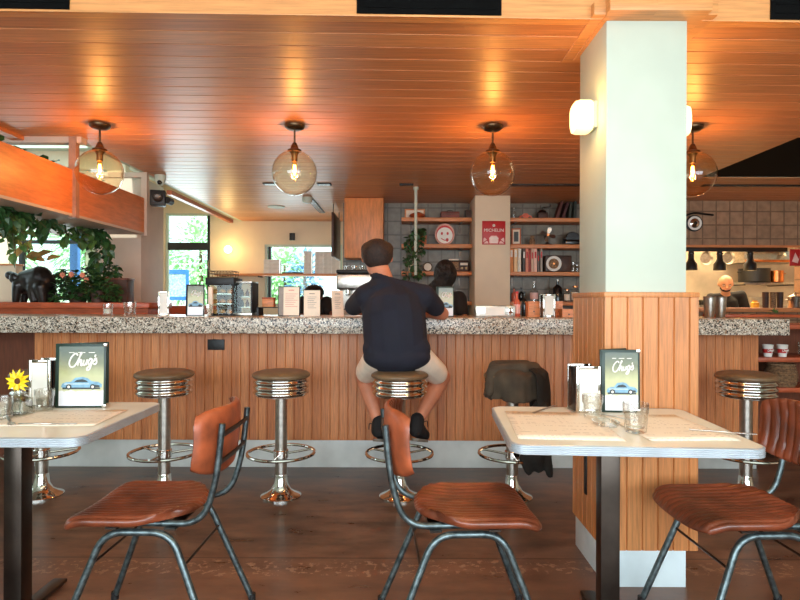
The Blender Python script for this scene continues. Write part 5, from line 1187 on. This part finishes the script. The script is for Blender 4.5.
t = thing('kitchen_rack', 'steel hanging rack bar with pans in the kitchen', 'rack', (X(715, 8.9), 8.9, Z(250, 8.9))); mb = MB(); mb.tube([(-.5, 0, .08), (.9, 0, .08)], .01, 8); mb.build('bar', 'steel', t)
for q in (-.45, .85): mb = MB(); mb.tube([(q, 0, .08), (q, .398, .08)], .008, 8); mb.build('bracket', 'steel', t)
for k, (px, r, m) in enumerate(((706, .10, 'steel'), (728, .095, 'steel'), (781, .07, 'steel'))):
    t = thing('hanging_pan', ('dark frying pan hanging at the left of the kitchen rack', 'steel frying pan hanging behind the middle heat lamp', 'small steel pan hanging at the right of the kitchen rack')[k], 'pan', (X(px, 8.85), 8.87, Z(250, 8.9)+.075-.0), 0, 'pans hanging from the kitchen rack')
    mb = MB(); mb.lathe([(r*.02, .0), (r*.8, 0), (r, -.04), (r*1.03, -.04), (r*.82, .006), (r*.02, .006)], (0, 0, -.09-r), 28, 'Y', True); mb.build('bowl', m, t); mb = MB(); mb.tube([(0, 0, -.10), (0, -.004, .0)], .008, 8); mb.build('handle', 'darkmetal', t)
t = thing('plating_counter', 'steel kitchen counter behind the pass, mostly hidden', 'counter', (4.6, 7.55, 0)); mb = MB(); mb.box(-1.2, 1.6, -.37, -.08, 0, 1.08, .004); mb.build('body', 'steel', t)
t = thing('fry_shelf', 'pale work table with flat lighted top behind the cook', 'counter', (4.6, 9.0, 0)); mb = MB(); mb.box(-1.2, 1.8, -.28, .28, 0, 1.16, .004); mb.build('body', 'steel', t)
mb = MB(); mb.lathe([(.04, 0), (.045, .01), (.05, .12), (.03, .13), (.03, .15)], seg=20); pm(mb, 'squeeze_bottle', mat('yellow_sauce', (232, 178, 60), .4), 'yellow sauce tub on the kitchen pass', 'tub', 755, 1.08, d=7.42)
for k, px in enumerate((765.5, 773, 780)):
    mb = MB(); mb.lathe([(.032, 0), (.036, .19), (.03, .19), (.028, .01), (.002, .01)], seg=20)
    pm(mb, 'utensil_jar', ('browncrate', 'wicker', 'browncrate')[k], 'tall %s jar on the kitchen pass, %s' % (('dark', 'brown', 'dark')[k], ('left', 'middle', 'right')[k]), 'jar', px, 1.141, 'tall jars on the kitchen pass', d=7.0)
pot('steel lidded pot at the right end of the kitchen pass', 795, .075, .13, 'steel', 7.02, 1.141, True, True)
for k, (px, w, c) in enumerate(((738, .2, (240, 214, 168)), (767, .14, (232, 196, 140)))):
    mb = MB(); mb.lathe([(.05, 0), (w*.5, .02), (w*.55, .03), (w*.5, .028), (.05, .008), (.002, .008)], seg=28); pm(mb, 'plate', 'paper', 'white plate waiting on the kitchen pass, %s' % ('left' if k == 0 else 'right'), 'plate', px, 1.08, 'plates in the kitchen', d=7.38)
for k in range(7): 
    mb = MB(); mb.lathe([(.06, 0), (.125, .014), (.13, .02), (.12, .018), (.05, .006), (.002, .006)], seg=24); pm(mb, 'plate', 'paper', 'white plate in the stack behind the cook, %s from the bottom' % ('first', 'second', 'third', 'fourth', 'fifth', 'sixth', 'seventh')[k], 'plate', 758, 1.16+.017*k, 'plates in the kitchen', d=8.9)
t = thing('red_wall_sign', 'red sign hung on the wooden post at the right edge', 'sign', (X(796.5, 6.95), 6.97, Z(256, 6.95))); mb = MB(); mb.box(-.07, .07, -.01, .006, -.1, .1, .003); mb.build('plate', 'red', t); mb = MB(); mb.prism([(-.05, -.05), (-.01, .06), (.03, -.02), (.05, .04), (.02, -.07)], -.0115, -.0105); mb.build('pale_mark', 'pinkprint', t)
t = thing('range_hood', 'steel range hood slanting above the high kitchen shelf', 'hood', (X(765, 9.0), 9.05, Z(262, 9.0)))
mb = MB(); rs_ = []
for z_, a_, b_ in ((0, .46, -.30), (.05, .46, -.30), (.20, .34, -.05), (.34, .34, -.05)): rs_.append([(-a_, b_, z_), (a_, b_, z_), (a_, .245, z_), (-a_, .245, z_)])
mb.rings(rs_); mb.build('body', 'steel', t, smooth=False); mb = MB(); mb.box(-.46, .46, -.31, -.3005, 0, .035, .002); mb.build('lip', 'copper', t)
for k_ in range(4):
    mb = MB(); mb.box(-.13, .13, -.1, .1, 0, .018, .005); pm(mb, 'baking_tray', 'black', 'dark baking tray in the pile left of the cook, %s from the bottom' % ('first', 'second', 'third', 'fourth')[k_], 'tray', 706, 1.1605+.0185*k_ if 0 else 1.1605+.019*k_, 'trays left of the cook', d=8.88)
# wheel decor on brown tiles
t = thing('wheel_wall_decor', 'vintage white-walled car wheel with black fender on the brown tiled wall', 'wall decor', (X(695, 7.0), 7.05, Z(222, 7.0)))
mb = MB(); mb.lathe([(.095, 0), (.10, -.02), (.098, -.035), (.088, -.04)], seg=40, axis='Y'); mb.build('tyre', 'black', t); mb = MB(); mb.lathe([(.085, -.041), (.06, -.043), (.056, -.038)], seg=40, axis='Y', caps=False); mb.build('white_wall', 'paper', t); mb = MB(); mb.lathe([(.055, -.04), (.03, -.05), (.02, -.06), (.002, -.06)], seg=32, axis='Y'); mb.build('hub_cap', 'chrome', t)
mb = MB(); mb.tube(smoothpath([(-.2, -.02, -.02), (-.12, -.02, .08), (0, -.02, .125), (.12, -.02, .115), (.24, -.02, .10)]), [.012]*20+[.004], 8, flat=1.5); mb.build('fender', 'black', t)
# ================================================================== people
def face(parent, c, r, yaw, sk, brow=True, pitch=0):
    """eyes, nose and mouth on a head of radius r centred c, looking to yaw (0 = +y)"""
    R = Matrix.Translation(c) @ Matrix.Rotation(yaw, 4, 'Z') @ Matrix.Rotation(pitch, 4, 'X')
    for s in (-1, 1):
        mb = MB(); mb.ball((s*r*.36, r*.93, r*.05), (r*.13, r*.08, r*.07), 12, 8); mb.xf(R); mb.build('eye', 'paper', parent)
        mb = MB(); mb.ball((s*r*.36, r*1.0, r*.05), (r*.06, r*.03, r*.06), 10, 8); mb.xf(R); mb.build('pupil', 'black', parent)
        if brow: mb = MB(); mb.tube([(s*r*.2, r*1.0, r*.22), (s*r*.5, r*.9, r*.22)], r*.035, 6); mb.xf(R); mb.build('eyebrow', 'hair', parent)
    mb = MB(); mb.tube([(-r*.22, r*.96, -r*.55), (0, r*1.02, -r*.57), (r*.22, r*.96, -r*.55)], r*.05, 6); mb.xf(R); mb.build('lips', 'pinkpot', parent)
def headshape(mb, c, r, yaw, pitch=0):
    n0 = len(mb.bm.verts); R = Matrix.Translation(c) @ Matrix.Rotation(yaw, 4, 'Z') @ Matrix.Rotation(pitch, 4, 'X'); tmp = MB()
    tmp.ball((0, 0, r*.22), (r*.88, r*1.05, r*.98), 20, 14); tmp.ball((0, r*.25, -r*.45), (r*.66, r*.72, r*.72), 18, 12); tmp.limb((0, r*.95, r*.08), (0, r*1.2, -r*.22), r*.09, r*.14, 10)
    for s in (-1, 1): tmp.ball((s*r*.9, 0, -r*.02), (r*.09, r*.2, r*.28), 12, 8)
    tmp.xf(R); me = bpy.data.meshes.new('tmp'); tmp.bm.to_mesh(me); tmp.bm.free(); mb.bm.from_mesh(me); bpy.data.meshes.remove(me)
def hand(mb, w, d, n, r=.9, curl=.5):
    """w wrist point, d hand direction, n palm normal (down)"""
    w, d, n = Vector(w), Vector(d).normalized(), Vector(n).normalized(); s = d.cross(n).normalized(); k = r
    mb.limb(w, w+d*.045*k, .026*k, .034*k, 10)
    for i, (o, L) in enumerate(((-.030, .062), (-.010, .074), (.010, .070), (.028, .056))):
        a = w+d*.070*k+s*o*k; mb.limb(w+d*.03*k+s*o*.8*k, a, .014*k, .011*k, 8); b = a+(d*math.cos(curl*.6)+n*math.sin(curl*.6))*L*.5*k; c = b+(d*math.cos(curl*1.6)+n*math.sin(curl*1.6))*L*.5*k
        mb.limb(a, b, .0105*k, .0095*k, 8); mb.limb(b, c, .0095*k, .008*k, 8)
    t0 = w+d*.02*k-s*.025*k; t1 = t0+(d*.7-s*.7).normalized()*.04*k; mb.limb(t0, t1, .014*k, .011*k, 8); mb.limb(t1, t1+(d+n*.4).normalized()*.03*k, .011*k, .009*k, 8)
# ---- seated man (origin on the floor under his stool)
t = thing('person', 'man in dark navy T-shirt and cream shorts, back turned, seated at the bar', 'person', (0, SY, 0))
hc = (-.150, .18, 1.492)
shL, shR = (-.215, .13, 1.245), (.150, .13, 1.245); elL, elR = (-.335, .40, 1.160), (.290, .345, 1.128); wrL, wrR = (-.17, .62, 1.135), (.05, .62, 1.135)
hpL, hpR = (-.125, .04, .87), (.095, .04, .87); knL, knR = (-.245, .36, .70), (.285, .34, .695); anL, anR = (-.135, .22, .395), (.115, .16, .425)
mb = MB()
headshape(mb, hc, .105, .0, -.2); mb.limb((-.105, .13, 1.34), (-.143, .165, 1.45), .066, .060)
mb.ball((-.03, .05, .90), (.17, .12, .10), 18, 12); mb.limb((-.02, .06, .93), (-.04, .10, 1.12), .14, .15); mb.ball((-.045, .11, 1.18), (.19, .115, .15), 18, 12); mb.limb(shL, shR, .07, .07)
for sh, el, wr in ((shL, elL, wrL), (shR, elR, wrR)): mb.limb(sh, el, .058, .043); mb.limb(el, wr, .045, .030)
hand(mb, wrL, (.6, .75, 0), (0, 0, -1), 1, .4); hand(mb, wrR, (-.55, .8, 0), (0, 0, -1), 1, .4)
for hp, kn, an in ((hpL, knL, anL), (hpR, knR, anR)):
    mb.limb(hp, kn, .095, .062); mid = tuple(Vector(kn).lerp(Vector(an), .35)); mb.limb(kn, mid, .058, .058); mb.limb(mid, an, .058, .034)
mb.limb(anL, (-.12, .30, .31), .034, .03); mb.limb(anR, (.135, .26, .33), .034, .03)
remesh(mb, 'body', 'skin', t, .0085, 5)
mb = MB()   # T-shirt
mb.ball((-.020, .035, .915), (.216, .160, .12), 26, 16); mb.ball((-.018, .02, .865), (.212, .160, .095), 26, 16); mb.limb((-.025, .06, .93), (-.04, .10, 1.12), .203, .205); mb.ball((-.04, .11, 1.17), (.212, .135, .155), 20, 14); mb.limb((-.20, .125, 1.24), (.135, .125, 1.24), .080, .080)
mb.limb((-.105, .13, 1.315), (-.215, .13, 1.265), .062, .062); mb.limb((-.115, .13, 1.315), (.145, .13, 1.262), .062, .062)
mb.limb((-.11, .125, 1.30), (-.125, .14, 1.375), .10, .062)
def sleeve(sh, el, f): e = tuple(Vector(sh).lerp(Vector(el), f)); mb.limb(sh, e, .080, .064)
sleeve(shL, elL, .84); sleeve(shR, elR, .62)
shirt = remesh(mb, 'tshirt', 'navy', t, .0095, 5)
mb = MB()
for hp, kn in ((hpL, knL), (hpR, knR)): e = tuple(Vector(hp).lerp(Vector(kn), .78)); mb.limb(hp, e, .100, .080)
mb.ball((-.02, .06, .87), (.175, .12, .085), 18, 12)
remesh(mb, 'shorts', 'shorts', t, .0095, 5)
mb = MB()   # hair cap
R = Matrix.Translation(hc) @ Matrix.Rotation(-.2, 4, 'X') @ Matrix.Scale(1.07, 4)
mb.ball((0, -.012, .024), (.098, .108, .092), 24, 16); mb.ball((.055, .0, .055), (.045, .07, .045), 14, 10); mb.ball((-.055, -.01, .05), (.045, .07, .045), 14, 10); mb.ball((0, -.030, -.005), (.086, .078, .070), 20, 14); mb.ball((0, .04, .075), (.075, .06, .045), 14, 10)
mb.xf(R); remesh(mb, 'hair', 'hair', t, .008, 2)
face(t, hc, .105, 0, 'skin', pitch=-.2)
mb = MB(); mb.tube([(-.125+.062*math.cos(a*PI/12), .132+.062*math.sin(a*PI/12), 1.378+.012*math.sin(a*PI/12)) for a in range(24)], .008, 8, True); mb.build('collar', 'navy', t)
for nm, an, toe, heel in (('l', anL, (-.115, .345, .285), (-.140, .175, .330)), ('r', anR, (.165, .315, .292), (.105, .110, .350))):
    an, toe, heel = Vector(an), Vector(toe), Vector(heel)
    mb = MB(); mb.limb(an+Vector((0, .0, .02)), heel+Vector((0, .025, .035)), .048, .048); mb.limb(heel+Vector((0, .03, .035)), toe+Vector((0, -.02, .02)), .047, .040); mb.limb(an+Vector((0, .03, -.03)), toe+Vector((0, -.06, .03)), .045, .036)
    remesh(mb, 'shoe', 'blackcloth', t, .008, 3)
    mb = MB(); d = (toe-heel); n_ = 10; rs = []
    s = d.cross(Vector((0, 0, 1))).normalized(); upn = s.cross(d).normalized()
    for off in (-.030, -.014):
        ring = []
        for i in range(28):
            a = 2*PI*i/28; u = .5-.5*math.cos(a)*1.12; wv = .043*(1+.12*(u-.5)); ring.append(heel+d*u+s*wv*abs(math.sin(a))**.6*(1 if math.sin(a) > 0 else -1)+upn*off)
        rs.append(ring)
    mb.rings(rs); mb.build('sole', 'sole', t)
    mb = MB(); side = 1 if nm == 'r' else -1; b = an+Vector((side*.04, .05, -.01)); mb.tube(smoothpath([b, b+Vector((side*.025, -.0, .01)), b+Vector((side*.03, .0, -.03))]), .003, 6); mb.build('lace', 'blackcloth', t)
# ---- simple standing staff
def staff(label, loc, head, hr, sh, el, wr, hips, skin, cloth, yaw=0, pitch=0, feet=((-.1, 0), (.1, 0)), fc=True):
    t = thing('person', label, 'person', loc); mb = MB(); hd = Vector(head)
    headshape(mb, head, hr, yaw, pitch); mid = (Vector(sh[0])+Vector(sh[1]))/2; mb.limb(mid+Vector((0, 0, -.02)), hd+Vector((0, 0, -.06)), .06, .052); hp = Vector(hips)
    mb.limb(hp, mid+Vector((0, 0, -.12)), .12, .13); mb.limb(sh[0], sh[1], .055, .055)
    for k in range(2):
        mb.limb(sh[k], el[k], .048, .038); mb.limb(el[k], wr[k], .038, .026); dd = (Vector(wr[k])-Vector(el[k])); hand(mb, wr[k], dd, (0, 0, -1) if abs(dd.normalized().z) < .8 else (0, 1, 0), .92, .5)
        h_ = hp+Vector(((-1, 1)[k]*.08, 0, -.02)); f = Vector((feet[k][0], feet[k][1], .08)); kk = h_.lerp(f, .5)+Vector((0, -.02, 0)); mb.limb(h_, kk, .085, .058); mb.limb(kk, f, .055, .036); mb.limb(f+Vector((0, -.02, -.04)), f+Vector((0, -.12 if fc else .12, -.045)), .038, .032)
    remesh(mb, 'body', skin, t, .0105, 4)
    mb = MB(); mb.limb(hp+Vector((0, 0, -.02)), mid+Vector((0, 0, -.12)), .145, .155); mb.limb(Vector(sh[0])+Vector((0, 0, -.01)), Vector(sh[1])+Vector((0, 0, -.01)), .072, .072)
    for k in range(2): mb.limb(sh[k], Vector(sh[k]).lerp(Vector(el[k]), .72), .070, .058)
    remesh(mb, 'shirt', cloth, t, .012, 4)
    mb = MB(); mb.limb(hp+Vector((-.06, 0, 0)), hp+Vector((.06, 0, 0)), .13, .13)
    for k in range(2): h_ = hp+Vector(((-1, 1)[k]*.08, 0, -.02)); f = Vector((feet[k][0], feet[k][1], .12)); kk = h_.lerp(f, .5)+Vector((0, -.02, 0)); mb.limb(h_, kk, .10, .075); mb.limb(kk, f, .072, .055)
    remesh(mb, 'trousers', 'blackcloth', t, .012, 4)
    for k in range(2): f = Vector((feet[k][0], feet[k][1], .05)); mb = MB(); mb.limb(f+Vector((0, .02 if fc else -.02, 0)), f+Vector((0, -.13 if fc else .13, -.008)), .05, .042); mb.xf(Matrix.Identity(4)); remesh(mb, 'shoe', 'black', t, .01, 2)
    face(t, head, hr, yaw, skin, pitch=pitch); return t
# woman behind bar, curly black hair
d = 5.3; L0 = Vector((X(440, d), d, 0))
def rel(px, py, dd, base): v = P(px, py, dd)-base; return tuple(v)
w_ = staff('woman with curly black hair in black, back turned, behind the bar', tuple(L0), rel(447, 277, 5.28, L0), .088, [rel(425, 300, 5.35, L0), rel(459, 298, 5.3, L0)], [rel(418, 322, 5.45, L0), rel(464, 318, 5.2, L0)], [rel(428, 335, 5.55, L0), rel(466, 340, 5.05, L0)], (0, .02, .82), 'skin', 'blackcloth', .3, 0, fc=False)
mb = MB(); rg = random.Random(2); hcw = Vector(rel(445, 274, 5.24, L0))
for k in range(110): v = Vector((rg.gauss(0, 1), rg.gauss(0, 1), rg.gauss(0, 1))).normalized(); mb.ball(hcw+Vector((v.x*.085, v.y*.08-.01, v.z*.10)), rg.uniform(.014, .026), 8, 6)
for k in range(44): q = rg.random(); mb.ball(hcw+Vector((-.03-.17*q+rg.uniform(-.05, .05), -.04, -.05-.24*q+rg.uniform(-.03, .03))), rg.uniform(.028, .05)*(1-.2*q), 8, 6)
mb.ball(hcw, (.105, .095, .135), 16, 10); mb.ball(hcw+Vector((-.03, -.01, -.10)), (.09, .08, .09), 14, 10); remesh(mb, 'hair', 'blackhair', w_, .009, 1)
# staff member bending behind the menu cards
d = 5.8; L1 = Vector((X(315, d), d, 0))
b_ = staff('worker in black cap and black shirt bending behind the menu cards', tuple(L1), rel(314, 297, 5.6, L1), .088, [rel(304, 303, 5.7, L1), rel(327, 303, 5.7, L1)], [rel(302, 318, 5.55, L1), rel(334, 316, 5.47, L1)], [rel(306, 330, 5.35, L1), rel(326, 322, 5.3, L1)], (0, .22, .80), 'skindark', 'blackcloth', PI, -.4, ((-.1, .15), (.1, .15)))
mb = MB(); c = Vector(rel(314, 292.5, 5.6, L1)); mb.ball(c, (.10, .11, .075), 20, 12); mb.ball(c+Vector((0, -.11, -.02)), (.06, .06, .012), 14, 8); remesh(mb, 'cap', 'black', b_, .009, 2)
# cook
d = 7.95; L2 = Vector((X(727, d), d, 0))
c_ = staff('bald bearded cook in black shirt looking down in the kitchen', tuple(L2), rel(725.5, 283, 7.85, L2), .100, [rel(711, 297, 7.95, L2), rel(741, 294, 7.95, L2)], [rel(706, 318, 7.8, L2), rel(748, 316, 7.85, L2)], [rel(716, 318, 7.62, L2), rel(737, 320, 7.62, L2)], (0, .05, .86), 'skinlight', 'blackcloth', PI-.35, -.3)
mb = MB(); hc2 = Vector(rel(725.5, 283, 7.85, L2)); R = Matrix.Translation(hc2) @ Matrix.Rotation(PI-.35, 4, 'Z') @ Matrix.Rotation(-.3, 4, 'X'); mb.ball((0, .045, -.062), (.060, .052, .036), 16, 10); mb.ball((.05, .02, -.045), (.02, .045, .03), 10, 8); mb.ball((-.05, .02, -.045), (.02, .045, .03), 10, 8); mb.xf(R); remesh(mb, 'beard', 'hair', c_, .008, 1)

# ================================================================== second level of parts
RULE = {'foot_cap': 'leg_frame', 'spoke': 'foot_ring', 'filament': 'bulb', 'car_print': 'printed_sheet', 'print_shadows': 'printed_sheet', 'logo_lettering': ('printed_sheet', 'body'), 'corner_protector': 'cover', 'sole': 'shoe', 'lace': 'shoe',
        'mullion': 'frame', 'pane': 'frame', 'napkins': 'face_frame', 'collar': 'tshirt', 'spine_label': 'cover', 'lettering': 'plate', 'rosette_mark': 'plate', 'knob': ('case', 'dial_ring'), 'pupil': 'eye', 'blade': 'hub', 'print_lines': ('printed_sheet', 'sheet', 'plate'), 'pale_print': 'plate', 'flower_centre': 'stem', 'brace': 'leg_frame', 'latch': 'body', 'handle': 'pot_body', 'brand_label': 'body'}
def base_(n): return n.rsplit('.', 1)[0] if n.rsplit('.', 1)[-1].isdigit() else n
def cen(o):
    b = o.bound_box; return Vector([sum(v[i] for v in b)/8 for i in range(3)])
kids = {}
for o in list(bpy.data.objects):
    if o.parent: kids.setdefault(o.parent, []).append(o)
for root, ch in kids.items():
    if root.parent: continue
    for c in ch:
        want = RULE.get(base_(c.name))
        if not want: continue
        want = (want,) if isinstance(want, str) else want
        cand = [p for p in ch if p is not c and base_(p.name) in want and p.location.length < 1e-6 and abs(p.rotation_euler.x)+abs(p.rotation_euler.y)+abs(p.rotation_euler.z) < 1e-6 and base_(p.name) not in RULE]
        if base_(root.name).startswith(('window', 'door')) or base_(c.name) != 'pane':
            if cand: c.parent = min(cand, key=lambda p: (cen(p)-cen(c)).length)
